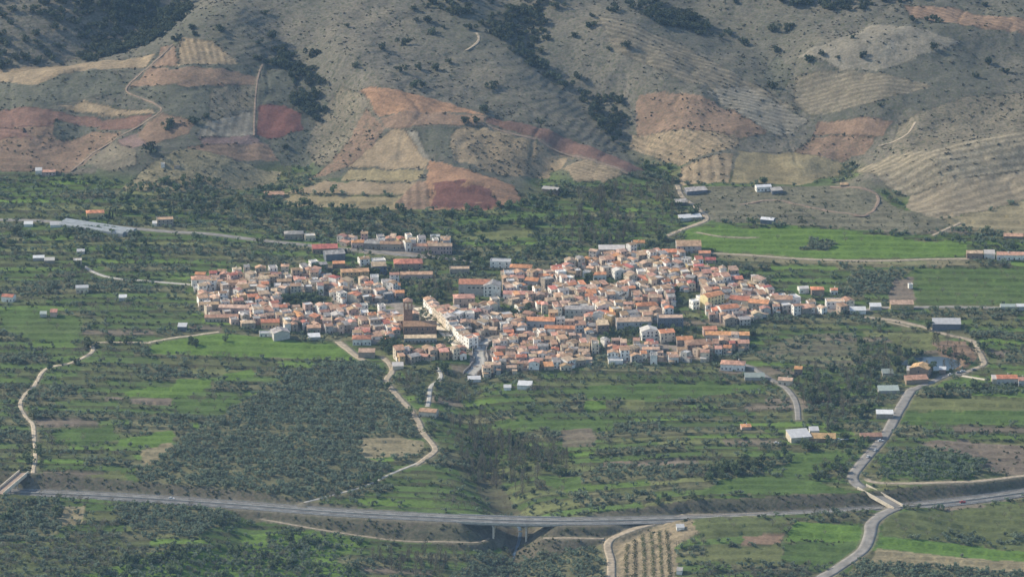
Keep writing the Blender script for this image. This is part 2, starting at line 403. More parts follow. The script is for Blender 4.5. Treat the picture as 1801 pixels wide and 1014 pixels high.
plot([(460, 135), (500, 120), (520, 150), (505, 180), (456, 182)], 'slate', .7, trees=dict(bush=1.0))
# ---- middle spur
plot([(634, 157), (680, 154), (790, 180), (862, 205), (810, 198), (670, 206), (655, 190)], 'orange', .22, rows=(1, .55, 7, .07))
plot([(670, 208), (775, 198), (856, 205), (842, 222), (700, 226), (676, 222)], 'clay', .2, edge=1.5)
plot([(690, 227), (712, 228), (757, 282), (750, 295), (610, 293), (650, 258)], 'tan', .08)
plot([(614, 297), (748, 297), (735, 318), (598, 317)], 'ochre', .06, edge=1.6)
plot([(500, 340), (572, 318), (735, 320), (714, 341), (505, 341)], 'tan', .08, edge=1.0)
plot([(500, 343), (706, 345), (690, 369), (500, 362)], 'ochre', .10)
plot([(706, 346), (735, 319), (752, 318), (757, 368), (690, 369)], 'clay', .3, rows=(.1, 5, 8, .14))
plot([(712, 228), (735, 230), (745, 260), (758, 284), (745, 276)], 'pale', .15)
plot([(735, 226), (802, 226), (792, 255), (800, 286), (750, 268)], 'slate', .8, trees=dict(bush=2))
plot([(756, 283), (790, 290), (900, 325), (920, 350), (880, 366), (830, 370), (756, 369), (750, 318)], 'orange', .08)
plot([(760, 326), (800, 318), (870, 345), (880, 363), (760, 368)], 'red', .06, mix=.9, wob=5)
plot([(800, 226), (850, 222), (890, 236), (952, 255), (962, 300), (970, 311), (880, 309), (800, 282), (790, 250)], 'tan', .3, trees=dict(bush=2.6))
trees([(812, 215), (830, 212), (870, 232), (898, 236), (895, 242), (850, 240), (815, 232)], bush=2.5, oak=.5)
plot([(560, 200), (600, 150), (640, 166), (670, 212), (645, 262), (600, 292), (560, 292), (540, 262)], 'dry', .7, trees=dict(bush=1.8))
plot([(645, 190), (676, 224), (655, 258), (612, 292), (540, 318), (600, 265)], 'clay', .5, trees=dict(bush=1.6))
plot([(862, 205), (1000, 244), (1100, 283), (1136, 300), (1106, 306), (1050, 285), (955, 252), (850, 216)], 'redbrown', .12)
plot([(890, 237), (955, 257), (1050, 288), (1000, 280), (985, 300), (960, 300)], 'tan', .3, trees=dict(bush=1.5))
plot([(990, 296), (1035, 275), (1098, 306), (1062, 322), (1012, 318)], 'tan', .2, rows=(1, .3, 4.5, .18))
# ---- oak ravines
trees([(745, -8), (965, -8), (962, 40), (968, 72), (958, 88), (952, 112), (975, 132), (1003, 152), (985, 152), (930, 116), (880, 82), (845, 62), (790, 34)], oak=1.1, bush=1.6)
trees([(898, 10), (948, 20), (964, 75), (950, 112), (905, 95), (890, 50)], oak=2.2, bush=1)
trees([(640, 40), (760, 10), (860, 60), (870, 130), (800, 160), (700, 160)], oak=.07)
trees([(1010, 158), (1082, 163), (1112, 195), (1110, 222), (1092, 237), (1112, 268), (1075, 242), (1045, 222), (1038, 200)], oak=1.0, bush=2.5)
trees([(960, -5), (1130, -5), (1180, 70), (1150, 130), (1000, 140), (965, 60)], oak=.16)
trees([(1145, 42), (1128, -5), (1205, 15), (1262, 48), (1312, 72), (1300, 78), (1240, 67), (1195, 52)], oak=1.6, bush=1.5)
trees([(1290, -8), (1620, -8), (1500, 22), (1430, 16), (1350, 13)], oak=1.6, bush=1.5)
# ---- right hills
plot([(1050, 30), (1200, 80), (1330, 150), (1402, 192), (1340, 182), (1200, 142), (1080, 90)], 'dry', .4, rows=(1, .12, 7.5, .16, 2.6), trees=dict(oak=.02))
plot([(1120, 170), (1180, 162), (1290, 195), (1342, 222), (1346, 236), (1300, 246), (1118, 240)], 'clay', .35, trees=dict(bush=.9))
plot([(1110, 240), (1300, 246), (1292, 263), (1200, 292), (1108, 262)], 'tan', .45, rows=(1, .35, 6, .12, 3))
plot([(1240, 160), (1312, 150), (1424, 212), (1372, 242), (1344, 226), (1300, 200)], 'pale', .3, rows=(1, .45, 7, .18, 1.8))
plot([(1400, 101), (1460, 75), (1530, 45), (1650, 60), (1692, 76), (1560, 122), (1480, 126)], 'pale', .35, trees=dict(bush=.6, oak=.02))
plot([(1400, 135), (1500, 124), (1640, 150), (1540, 180), (1430, 205), (1395, 180)], 'dry', .4, rows=(1, -.35, 7, .14))
plot([(1370, 92), (1388, 135), (1372, 168), (1338, 130)], 'slate', .8, trees=dict(bush=2))
plot([(1430, 236), (1440, 215), (1572, 215), (1552, 240), (1500, 238)], 'clay', .12, edge=1.5)
plot([(1398, 266), (1430, 240), (1540, 241), (1522, 270), (1480, 282), (1400, 269)], 'clay', .4, trees=dict(bush=1))
plot([(1284, 322), (1300, 265), (1400, 268), (1482, 286), (1478, 300), (1430, 320), (1400, 326)], 'ochre', .08)
plot([(1195, 325), (1200, 295), (1290, 270), (1282, 322)], 'tan', .2, rows=(.3, 5, 10, .12, 3.5))
plot([(1580, 220), (1700, 170), (1820, 160), (1820, 230), (1640, 262), (1560, 280)], 'dry', .75, trees=dict(bush=1.6))
plot([(1500, 302), (1640, 262), (1820, 226), (1820, 300), (1600, 345), (1560, 330)], (.27, .225, .15), .35, rows=(1, -.30, 9, .15, 1.5), trees=dict(oak=0))
plot([(1590, 365), (1600, 345), (1820, 300), (1820, 345), (1640, 392)], (.27, .22, .145), .2, rows=(1, -.25, 11, .12))
plot([(1640, 392), (1820, 348), (1820, 412), (1700, 402)], 'straw', .15)
plot([(1590, 10), (1680, 14), (1820, 44), (1820, 64), (1700, 46), (1600, 30)], 'clay', .2, rows=(1, .2, 6, .14, 1.5))
plot([(1410, 336), (1520, 336), (1530, 350), (1522, 373), (1430, 371)], 'slate', .6, trees=dict(bush=.5))
plot([(1195, 330), (1410, 328), (1520, 320), (1590, 370), (1680, 395), (1620, 412), (1440, 398), (1250, 388)], (.165, .15, .098), .55, trees=dict(bush=1.2, bare=.05))
# ---- northern edge of the plain
trees([(190, 335), (480, 325), (490, 360), (700, 372), (900, 365), (960, 335), (1180, 330), (1200, 380), (1160, 430), (1000, 455), (860, 470), (800, 430), (560, 410), (200, 395)], olive=1.9, oak=.7, bush=1.6, bare=.5)
trees([(1010, 340), (1190, 330), (1215, 378), (1150, 425), (1000, 440), (980, 380)], poplar=.8, olive=.8, oak=.35)
plot([(812, 413), (868, 402), (930, 405), (936, 414), (880, 423), (828, 421)], 'grass', .2, edge=5)
plot([(770, 395), (830, 385), (1000, 372), (1010, 380), (850, 395)], 'green', .2, edge=3)
plot([(1213, 397), (1300, 398), (1440, 402), (1700, 430), (1704, 449), (1480, 456), (1240, 441), (1200, 420)], 'bright', .08, trees=dict(bare=.06), var=.06)
plot([(1405, 438), (1430, 422), (1472, 426), (1452, 441)], 'olive_soil', .4, trees=dict(olive=7))
plot([(1240, 445), (1350, 447), (1500, 459), (1705, 456), (1705, 470), (1300, 460)], 'straw', .4, mix=.6, trees=dict(bush=1.2))
plot([(1500, 480), (1600, 470), (1620, 500), (1560, 515), (1480, 515)], 'olive_soil', .4, trees=dict(olive=5.5))
plot([(1600, 475), (1820, 470), (1820, 535), (1640, 536), (1560, 520)], 'green', .2, trees=dict(bare=.3), mix=.8)
plot([(1560, 530), (1570, 490), (1605, 490), (1612, 530)], 'earth', .2)
plot([(1380, 500), (1460, 500), (1480, 520), (1400, 526)], 'green', .15)
# ---- around and south of the village
plot([(258, 608), (310, 596), (385, 585), (470, 594), (590, 606), (642, 631), (560, 633), (420, 626), (270, 622)], 'bright', .05, var=.07)
trees([(300, 605), (345, 602), (345, 610), (300, 612)], oak=.5); trees([(375, 602), (400, 600), (400, 606), (378, 607)], oak=.6)
plot([(215, 692), (240, 680), (300, 682), (315, 665), (372, 667), (367, 680), (330, 696), (230, 697)], 'bright', .05, var=.07)
plot([(393, 660), (440, 647), (455, 660), (400, 669)], 'bright', .08)
plot([(436, 686), (528, 684), (522, 696), (437, 698)], 'bright', .1)
plot([(228, 700), (300, 697), (304, 713), (230, 709)], 'earth', .1)
plot([(184, 697), (220, 698), (218, 704), (186, 703)], 'earth', .1)
plot([(305, 700), (430, 699), (426, 722), (330, 726), (300, 716)], 'green', .2, trees=dict(bare=.5), edge=2)
plot([(210, 771), (300, 756), (312, 766), (292, 787), (210, 783)], 'bright', .08)
plot([(90, 757), (200, 750), (212, 770), (150, 786), (95, 775)], 'green', .15, trees=dict(bare=.4), edge=2)
plot([(62, 735), (140, 737), (140, 750), (66, 750)], 'earth', .2)
plot([(245, 790), (300, 776), (310, 790), (282, 820), (252, 818)], 'straw', .3)
plot([(148, 836), (210, 827), (228, 846), (200, 856), (140, 852)], 'grass', .15)
plot([(0, 545), (60, 540), (140, 560), (150, 600), (60, 600), (0, 580)], 'green', .15, trees=dict(bare=.25), mix=.85, edge=3)
plot([(240, 836), (340, 760), (450, 690), (560, 642), (640, 636), (690, 660), (705, 702), (735, 742), (745, 768), (632, 770), (640, 806), (700, 822), (560, 882), (400, 876), (250, 850)], 'olive_soil', .35, trees=dict(olive=5.6))
plot([(630, 770), (700, 767), (748, 776), (736, 801), (640, 806)], 'straw', .3, trees=dict(bush=.8), edge=2)
plot([(680, 628), (740, 620), (730, 645), (690, 648)], 'grass', .12)
plot([(838, 832), (875, 804), (888, 830), (850, 846)], 'grass', .15)
trees([(790, 735), (862, 722), (850, 762), (905, 772), (1000, 802), (1002, 850), (900, 885), (845, 862), (800, 800)], poplar=1.6, oak=.5, bush=1.5, olive=.5, bare=.6)
trees([(850, 895), (800, 1020), (720, 1020), (640, 985), (700, 960), (840, 975)], poplar=1.5, bush=1.5, bare=.5)
trees([(690, 660), (800, 650), (830, 700), (760, 720), (720, 700)], olive=2.0, poplar=.5, bush=1)
plot([(1030, 681), (1150, 672), (1330, 675), (1352, 690), (1200, 701), (1030, 702)], 'green', .12, trees=dict(bare=.12), edge=3, var=.08)
plot([(1030, 705), (1066, 703), (1066, 722), (1030, 722)], 'bright', .08)
plot([(1095, 702), (1135, 702), (1130, 722), (1090, 722)], 'grass', .15)
plot([(870, 741), (1080, 735), (1082, 756), (870, 762)], 'green', .15, trees=dict(bare=.15), edge=3)
plot([(985, 756), (1040, 752), (1050, 785), (990, 782)], 'earth', .3, mix=.8)
plot([(1060, 812), (1200, 810), (1190, 818), (1060, 818)], 'earth', .2)
plot([(1050, 818), (1200, 820), (1190, 845), (1050, 838)], 'olive_soil', .3, trees=dict(olive=5.5))
plot([(960, 840), (1020, 835), (1020, 860), (960, 858)], 'green', .15, trees=dict(bare=.4))
trees([(1140, 888), (1230, 845), (1330, 800), (1400, 770), (1500, 770), (1480, 795), (1360, 815), (1260, 865), (1180, 892)], oak=1.2, bush=2.5, olive=1)
trees([(1380, 660), (1440, 610), (1540, 600), (1600, 640), (1545, 720), (1460, 765), (1405, 740)], olive=2.6, poplar=.5, oak=.4, bush=1.2)
plot([(1400, 590), (1500, 585), (1520, 640), (1450, 650), (1330, 620)], 'dry', .6, mix=.6, trees=dict(bush=1.4, olive=1.0))
plot([(1560, 588), (1640, 585), (1680, 600), (1640, 615), (1580, 618)], 'grass', .25, trees=dict(bare=.4))
plot([(1640, 600), (1700, 600), (1722, 630), (1690, 652), (1660, 640)], 'clay', .35, trees=dict(poplar=.8))
plot([(1475, 790), (1500, 800), (1490, 812), (1440, 832), (1385, 840), (1370, 825), (1400, 800)], 'green', .1, var=.08)
trees([(1420, 830), (1530, 775), (1540, 790), (1500, 845), (1430, 850)], bush=2, oak=.8, bare=1)
plot([(1230, 868), (1270, 842), (1350, 836), (1505, 862), (1490, 871)], 'green', .12, edge=2)
plot([(1595, 698), (1820, 700), (1820, 722), (1590, 722)], 'grass', .12)
plot([(1590, 722), (1820, 722), (1820, 745), (1580, 745)], 'green', .12)
plot([(1620, 688), (1660, 670), (1690, 662), (1735, 669), (1732, 680), (1640, 682)], 'green', .1)
trees([(1615, 690), (1640, 680), (1820, 675), (1820, 698), (1660, 698)], olive=4, oak=.4)
plot([(1690, 775), (1820, 785), (1820, 838), (1740, 828), (1610, 778)], 'earth', .3, trees=dict(bush=.8))
plot([(1540, 802), (1620, 786), (1740, 812), (1705, 845), (1555, 842)], 'green', .25, trees=dict(olive=5.5))
plot([(1400, 915), (1522, 924), (1516, 952), (1378, 950)], (.112, .185, .034), .06, trees=dict(bare=.08), edge=2.5, var=.06)
plot([(1380, 955), (1512, 958), (1470, 992), (1375, 985)], 'green', .12, mix=.9, edge=1.5)
plot([(1308, 940), (1376, 937), (1372, 956), (1305, 957)], 'clay', .08)
plot([(1215, 910), (1310, 908), (1390, 912), (1370, 937), (1230, 950)], 'dull', .3, trees=dict(bare=.4))
plot([(1240, 960), (1300, 958), (1376, 958), (1370, 996), (1240, 990)], 'grass', .12, edge=1.5)
trees([(1225, 995), (1400, 990), (1470, 995), (1430, 1020), (1225, 1020)], bush=3, olive=2, bare=1)
trees([(1395, 902), (1525, 895), (1520, 920), (1420, 915)], bush=2.5, bare=2, poplar=.5)
plot([(1560, 905), (1640, 896), (1820, 878), (1820, 970), (1700, 955), (1548, 942)], 'dull', .25, trees=dict(bare=.25), edge=2.5)
plot([(1548, 945), (1700, 958), (1820, 970), (1820, 988), (1545, 963)], (.108, .182, .034), .06, var=.06)
trees([(1650, 935), (1820, 940), (1820, 962), (1660, 950)], olive=3.5)
plot([(1543, 965), (1820, 988), (1820, 1008), (1535, 988)], 'straw', .2, rows=(1, .08, 6, .1))
plot([(1500, 992), (1535, 988), (1820, 1008), (1820, 1030), (1480, 1030)], 'olive_soil', .4, trees=dict(olive=5))
plot([(1062, 948), (1128, 920), (1206, 904), (1228, 936), (1188, 960), (1192, 1030), (1072, 1030)], (.27, .215, .135), .35, trees=dict(bush=.3))
plot([(850, 968), (1058, 950), (1075, 1030), (780, 1030)], 'olive_soil', .4, trees=dict(olive=5, bush=1))
plot([(420, 938), (560, 932), (650, 957), (560, 988), (430, 968)], 'bright', .25, trees=dict(olive=3.0, bare=.8, oak=.3))
plot([(150, 988), (450, 962), (640, 1000), (640, 1030), (90, 1030)], 'bright', .25, trees=dict(olive=3.2, bush=1, bare=.5, oak=.4))
trees([(150, 1000), (260, 985), (330, 962), (428, 912), (432, 925), (345, 978), (260, 1000)], oak=1.6, bush=3)
plot([(-30, 880), (100, 880), (115, 910), (100, 940), (-30, 960)], 'olive_soil', .4, trees=dict(olive=4, oak=.4))
plot([(200, 885), (380, 895), (425, 915), (330, 945), (230, 930)], 'olive_soil', .4, trees=dict(olive=5.5))
plot([(105, 890), (150, 890), (145, 920), (105, 925)], 'straw', .3, trees=dict(olive=.8))
plot([(-30, 965), (100, 950), (200, 940), (260, 980), (100, 1020), (-30, 1030)], 'dull', .5, trees=dict(bare=2.0, bush=2.5, olive=2.2))

# ---- banks and verges of the motorway
hi = np.abs(cut-mz) > .9
bank_m = (d < 75) & (de > 0.5) & (np.abs(np.abs(cut-mz)-np.where(cut > mz, .72, .62)*de) < .25) & (d > HALF)
setc(bank_m, (.14, .118, .082), .9); scrub[bank_m] = .75
for k in den: den[k][bank_m | (d < 11)] = 0
den['bush'][bank_m] = 5.5
setc((d < 11.5) & ~bank_m, (.19, .165, .125), .9)
# ravine under the viaduct
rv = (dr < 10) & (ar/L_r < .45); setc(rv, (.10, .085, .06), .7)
_k = np.clip(.95+1.5*fbm(XX/30, YY/34, 81, 3), .25, 1.5).astype(np.float32)
for k in den: den[k] *= (_k if k != 'olive' else .62+.38*_k)
# ---- roads keep trees away
ROADMASK = np.zeros((NY, NX), bool)
for nm, R in ROADS.items():
    q = R['line']; lo = q.min(0)-20; hi_ = q.max(0)+20
    i0, i1 = np.searchsorted(GX, [lo[0], hi_[0]]); j0, j1 = np.searchsorted(GY, [lo[1], hi_[1]]); sl = (slice(j0, j1), slice(i0, i1))
    dd, _, _ = polyline_info(XX[sl], YY[sl], q); m = dd < R['width']/2+(1.6 if 'track' in nm or 'canal' in nm else 2.6)
    for k in den: den[k][sl][m] = 0
    if nm in ('farm_track', 'grove_track', 'west_road', 'mill_lane', 'river_lane', 'lane_east', 'canal'):
        e_ = (dd > R['width']/2+.6) & (dd < R['width']/2+4.5) & (vnoise(XX[sl]/13, YY[sl]/13, 99) > -.05); den['bush'][sl][e_] = 5; den['oak'][sl][e_] = np.maximum(den['oak'][sl][e_], .9)
    setc_m = dd < R['width']/2+1.5
    A = alb[sl]; A[setc_m] = A[setc_m]*.4+np.array([.22, .19, .13])*.6
    ROADMASK[sl] |= dd < R['width']/2+1.0
for k in den: den[k][d < 11.5] = 0
for k in den: den[k][np.abs(XX) > 600] = 0; den[k][YY > 4890] = 0; den[k][YY < 3045] = 0
# ------------------------------------------------------------------ materials
def mat(name, color, rough=.9, var=.15, scale=.6, rand=.0, bump=0.0, metal=0.0, dark=None, stretch=None):
    m = bpy.data.materials.new(name); m.use_nodes = True; n = m.node_tree.nodes; l = m.node_tree.links
    b = n['Principled BSDF']; b.inputs['Roughness'].default_value = rough; b.inputs['Metallic'].default_value = metal
    b.inputs['Specular IOR Level'].default_value = .2
    tc = n.new('ShaderNodeTexCoord'); src = tc.outputs['Object']
    if stretch:
        mp = n.new('ShaderNodeMapping'); mp.inputs['Scale'].default_value = stretch; l.new(src, mp.inputs[0]); src = mp.outputs[0]
    tx = n.new('ShaderNodeTexNoise'); tx.inputs['Scale'].default_value = scale; tx.inputs['Detail'].default_value = 4
    oi = n.new('ShaderNodeObjectInfo')
    ad = n.new('ShaderNodeVectorMath'); ad.operation = 'ADD'; sc = n.new('ShaderNodeVectorMath'); sc.operation = 'SCALE'
    cb = n.new('ShaderNodeCombineXYZ'); l.new(oi.outputs['Random'], cb.inputs[0]); l.new(oi.outputs['Random'], cb.inputs[1])
    l.new(cb.outputs[0], sc.inputs[0]); sc.inputs['Scale'].default_value = 91.0
    l.new(src, ad.inputs[0]); l.new(sc.outputs[0], ad.inputs[1]); l.new(ad.outputs[0], tx.inputs[0])
    mx = n.new('ShaderNodeMix'); mx.data_type = 'RGBA'
    c = np.array(color)
    mx.inputs['A'].default_value = (*np.clip(c*(1-2.0*var) if dark is None else dark, 0, 1), 1); mx.inputs['B'].default_value = (*np.clip(c*(1+2.0*var), 0, 1), 1)
    mr = n.new('ShaderNodeMapRange'); mr.inputs['From Min'].default_value = .3; mr.inputs['From Max'].default_value = .7
    l.new(tx.outputs[0], mr.inputs[0]); l.new(mr.outputs[0], mx.inputs['Factor'])
    out = mx.outputs['Result']
    if rand:
        hs = n.new('ShaderNodeHueSaturation')
        m2 = n.new('ShaderNodeMapRange'); m2.inputs['To Min'].default_value = 1-rand; m2.inputs['To Max'].default_value = 1+rand
        l.new(oi.outputs['Random'], m2.inputs[0]); l.new(m2.outputs[0], hs.inputs['Value'])
        m3 = n.new('ShaderNodeMath'); m3.operation = 'MULTIPLY'; m3.inputs[1].default_value = 7.31; m4 = n.new('ShaderNodeMath'); m4.operation = 'FRACT'
        m5 = n.new('ShaderNodeMapRange'); m5.inputs['To Min'].default_value = .5-rand*.07; m5.inputs['To Max'].default_value = .5+rand*.07
        l.new(oi.outputs['Random'], m3.inputs[0]); l.new(m3.outputs[0], m4.inputs[0]); l.new(m4.outputs[0], m5.inputs[0]); l.new(m5.outputs[0], hs.inputs['Hue'])
        l.new(out, hs.inputs['Color']); out = hs.outputs[0]
    l.new(out, b.inputs['Base Color'])
    if bump:
        bp = n.new('ShaderNodeBump'); bp.inputs['Strength'].default_value = bump; bp.inputs['Distance'].default_value = .3
        l.new(tx.outputs[0], bp.inputs['Height']); l.new(bp.outputs[0], b.inputs['Normal'])
    return m

def ground_material():
    m = bpy.data.materials.new('soil_and_grass'); m.use_nodes = True; n = m.node_tree.nodes; l = m.node_tree.links
    b = n['Principled BSDF']; b.inputs['Roughness'].default_value = .95; b.inputs['Specular IOR Level'].default_value = .1
    at = n.new('ShaderNodeAttribute'); at.attribute_name = 'cover'
    geo = n.new('ShaderNodeNewGeometry')
    def noise(scale, detail=3):
        t = n.new('ShaderNodeTexNoise'); t.inputs['Scale'].default_value = scale; t.inputs['Detail'].default_value = detail
        l.new(geo.outputs['Position'], t.inputs[0]); return t.outputs[0]
    def rng(x, a, b2, c, d2):
        t = n.new('ShaderNodeMapRange'); 
        for i, v in enumerate((a, b2, c, d2)): t.inputs[i+1].default_value = v
        l.new(x, t.inputs[0]); return t.outputs[0]
    def mul(x, y):
        t = n.new('ShaderNodeMath'); t.operation = 'MULTIPLY'; l.new(x, t.inputs[0]); l.new(y, t.inputs[1]); return t.outputs[0]
    f1 = rng(noise(.45, 4), .3, .7, .78, 1.22); f2 = rng(noise(.09, 3), .3, .7, .86, 1.14)
    vm = n.new('ShaderNodeVectorMath'); vm.operation = 'SCALE'; l.new(at.outputs['Color'], vm.inputs[0]); l.new(mul(f1, f2), vm.inputs['Scale'])
    sp = mul(rng(noise(.33, 5), .50, .60, 0, 1), at.outputs['Alpha'])
    mx = n.new('ShaderNodeMix'); mx.data_type = 'RGBA'; mx.inputs['B'].default_value = (.085, .090, .052, 1)
    l.new(sp, mx.inputs['Factor']); l.new(vm.outputs[0], mx.inputs['A']); l.new(mx.outputs['Result'], b.inputs['Base Color'])
    bp = n.new('ShaderNodeBump'); bp.inputs['Strength'].default_value = .5; bp.inputs['Distance'].default_value = .8
    l.new(noise(.5, 4), bp.inputs['Height']); l.new(bp.outputs[0], b.inputs['Normal'])
    return m

# ------------------------------------------------------------------ scene-graph helpers
def mesh(name, V, F, mats, smooth=False, fm=None):
    me = bpy.data.meshes.new(name)
    me.from_pydata([tuple(map(float, v)) for v in V], [], [tuple(int(i) for i in f) for f in F])
    for m_ in (mats if isinstance(mats, (list, tuple)) else [mats]): me.materials.append(m_)
    if fm is not None: me.polygons.foreach_set('material_index', fm)
    if smooth: me.shade_smooth()
    me.update(); return me
def put(name, me, loc=(0, 0, 0), rz=0.0, parent=None, **kw):
    o = bpy.data.objects.new(name, me); COL.objects.link(o); o.location = loc; o.rotation_euler = (0, 0, rz)
    if parent is not None: o.parent = parent
    for k, v in kw.items():
        if v is not None: o[k] = v
    return o
def thing(name, label, category, loc=(0, 0, 0), rz=0.0, group=None):
    return put(name, None, loc, rz, None, label=label, category=category, group=group)
class MB:
    def __init__(s): s.V = []; s.F = []; s.M = []
    def add(s, V, F, m=0):
        k = len(s.V); s.V += [tuple(v) for v in V]; s.F += [tuple(i+k for i in f) for f in F]; s.M += [m]*len(F)
    def box(s, x0, y0, z0, x1, y1, z1, m=0, bottom=True):
        V = [(x0, y0, z0), (x1, y0, z0), (x1, y1, z0), (x0, y1, z0), (x0, y0, z1), (x1, y0, z1), (x1, y1, z1), (x0, y1, z1)]
        F = [(0, 1, 5, 4), (1, 2, 6, 5), (2, 3, 7, 6), (3, 0, 4, 7), (4, 5, 6, 7)]+([(3, 2, 1, 0)] if bottom else [])
        s.add(V, F, m)
    def tube(s, p, q, r0, r1, n=6, m=0, cap=True):
        p = np.array(p, float); q = np.array(q, float); a = q-p; a /= np.linalg.norm(a)+1e-9
        u = np.cross(a, (0, 0, 1) if abs(a[2]) < .9 else (1, 0, 0)); u /= np.linalg.norm(u); v = np.cross(a, u)
        V = []; 
        for c, r in ((p, r0), (q, r1)):
            for i in range(n):
                t = 2*math.pi*i/n; V.append(c+r*(math.cos(t)*u+math.sin(t)*v))
        F = [(i, (i+1) % n, n+(i+1) % n, n+i) for i in range(n)]
        if cap: F.append(tuple(range(n, 2*n)))
        s.add(V, F, m)
    def mesh(s, name, mats, smooth=False): return mesh(name, s.V, s.F, mats, smooth, s.M)

# ------------------------------------------------------------------ the ground, one sheet
def build_ground():
    n = NX*NY
    me = bpy.data.meshes.new('ground')
    co = np.stack([XX, YY, ZZ], -1).reshape(-1).astype(np.float32)
    idx = np.arange(n).reshape(NY, NX)
    q = np.stack([idx[:-1, :-1], idx[:-1, 1:], idx[1:, 1:], idx[1:, :-1]], -1).reshape(-1).astype(np.int32)
    nf = len(q)//4
    me.vertices.add(n); me.vertices.foreach_set('co', co)
    me.loops.add(len(q)); me.loops.foreach_set('vertex_index', q)
    me.polygons.add(nf); me.polygons.foreach_set('loop_start', np.arange(0, len(q), 4, dtype=np.int32))
    me.update(calc_edges=True); me.shade_smooth()
    at = me.attributes.new('cover', 'FLOAT_COLOR', 'POINT')
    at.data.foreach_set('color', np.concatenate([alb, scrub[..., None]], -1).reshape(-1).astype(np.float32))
    me.materials.append(ground_material())
    return put('ground', me, kind='structure')
# ------------------------------------------------------------------ shared materials
M = {}
M['asphalt'] = mat('asphalt', (.165, .158, .145), .9, .12, .12)
M['old_asphalt'] = mat('worn_asphalt', (.255, .235, .205), .95, .12, .2)
M['dirt'] = mat('pale_dirt', (.50, .41, .29), .95, .16, .35)
M['sandy'] = mat('sandy_dirt', (.38, .31, .22), .95, .16, .35)
M['redsoil'] = mat('reddish_dirt', (.26, .19, .135), .95, .14, .3)
M['concrete'] = mat('concrete', (.46, .43, .37), .9, .12, .5)
M['pale_concrete'] = mat('pale_concrete', (.70, .60, .45), .9, .08, .5)
M['dark_concrete'] = mat('stained_concrete', (.28, .26, .24), .9, .15, .4)
M['white_paint'] = mat('road_paint', (.75, .75, .72), .7, .08, .6)
M['steel'] = mat('galvanised_steel', (.48, .49, .50), .5, .08, .6, metal=.5)
M['glass'] = mat('window_glass', (.045, .05, .06), .25, .1, .5)
M['wood'] = mat('weathered_wood', (.13, .085, .05), .8, .2, 1.5, rand=.3)
M['frame'] = mat('window_frame', (.45, .40, .34), .7, .1, 1.5)
M['stone'] = mat('rubble_stone', (.30, .25, .19), .95, .22, 1.2)
M['brick'] = mat('old_brick', (.33, .205, .14), .95, .18, .9)

def ribbon(q, z, width, name, m, lift=.10, off=0.0, drape=True, parent=None, thick=.0, **kw):
    q = np.asarray(q); t = np.gradient(q, axis=0); t /= np.hypot(t[:, 0], t[:, 1])[:, None]+1e-9
    nrm = np.stack([-t[:, 1], t[:, 0]], 1)
    cols = []; us = np.linspace(-.5, .5, 5)
    wob = width*(1+(.12 if 'asphalt' in m.name or 'concrete' in m.name else .4)*vnoise(np.arange(len(q))/3.0, np.full(len(q), off+width), 5)) if drape else np.full(len(q), width)
    for u in us:
        p = q+nrm*(off+u*wob)[:, None] if drape else q+nrm*(off+u*width)
        zz = np.maximum(H(p[:, 0], p[:, 1]), z-.25)+lift if drape else z+lift
        cols.append(np.c_[p, zz])
    skirt = [cols[0]-[0, 0, .6], *cols, cols[-1]-[0, 0, .6]]
    V = np.stack(skirt, 1).reshape(-1, 3); k = len(skirt); F = []
    for i in range(len(q)-1):
        for j in range(k-1): F.append((i*k+j+1, i*k+j, (i+1)*k+j, (i+1)*k+j+1))
    me = mesh(name, V, F, m); me.flip_normals(); me.shade_smooth()
    return put(name, me, parent=parent, **kw)
ROADMAT = dict(lane_south='old_asphalt', lane_north='old_asphalt', lane_village='old_asphalt', lane_east='sandy', service_lane='sandy', farm_track='dirt', grove_track='dirt', field_lane='dirt',
               west_lane='sandy', river_lane='sandy', mill_lane='concrete', canal='concrete', east_lane='old_asphalt', north_road='old_asphalt', plain_road='old_asphalt', hill_lane='sandy', west_road='concrete', side_lane='pale_concrete',
               hill_track='redsoil', spur_track='redsoil', orange_track='redsoil', dirt_track='redsoil', field_road='sandy')
LIFT = 0
for nm, R in ROADS.items():
    plain = 'dirt_road' if 'track' in nm else ('irrigation_canal' if nm == 'canal' else 'road')
    LIFT += 1
    ribbon(R['line'], R['z'], R['width'], plain, M[ROADMAT.get(nm, 'sandy')], .10+.004*LIFT, kind='structure')

# ------------------------------------------------------------------ motorway
sel = slice(0, len(MW))
ribbon(MW, MW_Z, 15.0, 'motorway', M['asphalt'], .02, drape=False, kind='structure')
t = np.gradient(MW, axis=0); t /= np.hypot(t[:, 0], t[:, 1])[:, None]; MWN = np.stack([-t[:, 1], t[:, 0]], 1)
def strip(mb, q, z, off, w, lift, h=None, i0=0, i1=None, m=0):
    i1 = len(q)-1 if i1 is None else i1
    for i in range(i0, i1):
        a0 = q[i]+MWN[i]*(off-w/2); a1 = q[i]+MWN[i]*(off+w/2); b0 = q[i+1]+MWN[i+1]*(off-w/2); b1 = q[i+1]+MWN[i+1]*(off+w/2)
        za, zb = z[i]+lift, z[i+1]+lift
        if h is None: mb.add([(*a0, za), (*b0, zb), (*b1, zb), (*a1, za)], [(3, 2, 1, 0)][::1], m)
        else:
            mb.add([(*a0, za), (*b0, zb), (*b1, zb), (*a1, za), (*a0, za+h), (*b0, zb+h), (*b1, zb+h), (*a1, za+h)], [(0, 1, 5, 4), (2, 3, 7, 6), (4, 5, 6, 7)], m)
mb = MB()
for o in (-6.8, 6.8): strip(mb, MW, MW_Z, o, .25, .03)
for o in (-4.0, 4.0):
    for i in range(0, len(MW)-1, 2): strip(mb, MW, MW_Z, o, .22, .03, None, i, i+1)
me = mb.mesh('lane_marking', M['white_paint'])
put('lane_marking', me, kind='structure')
mb = MB(); strip(mb, MW, MW_Z, 0, .55, .02, .85)
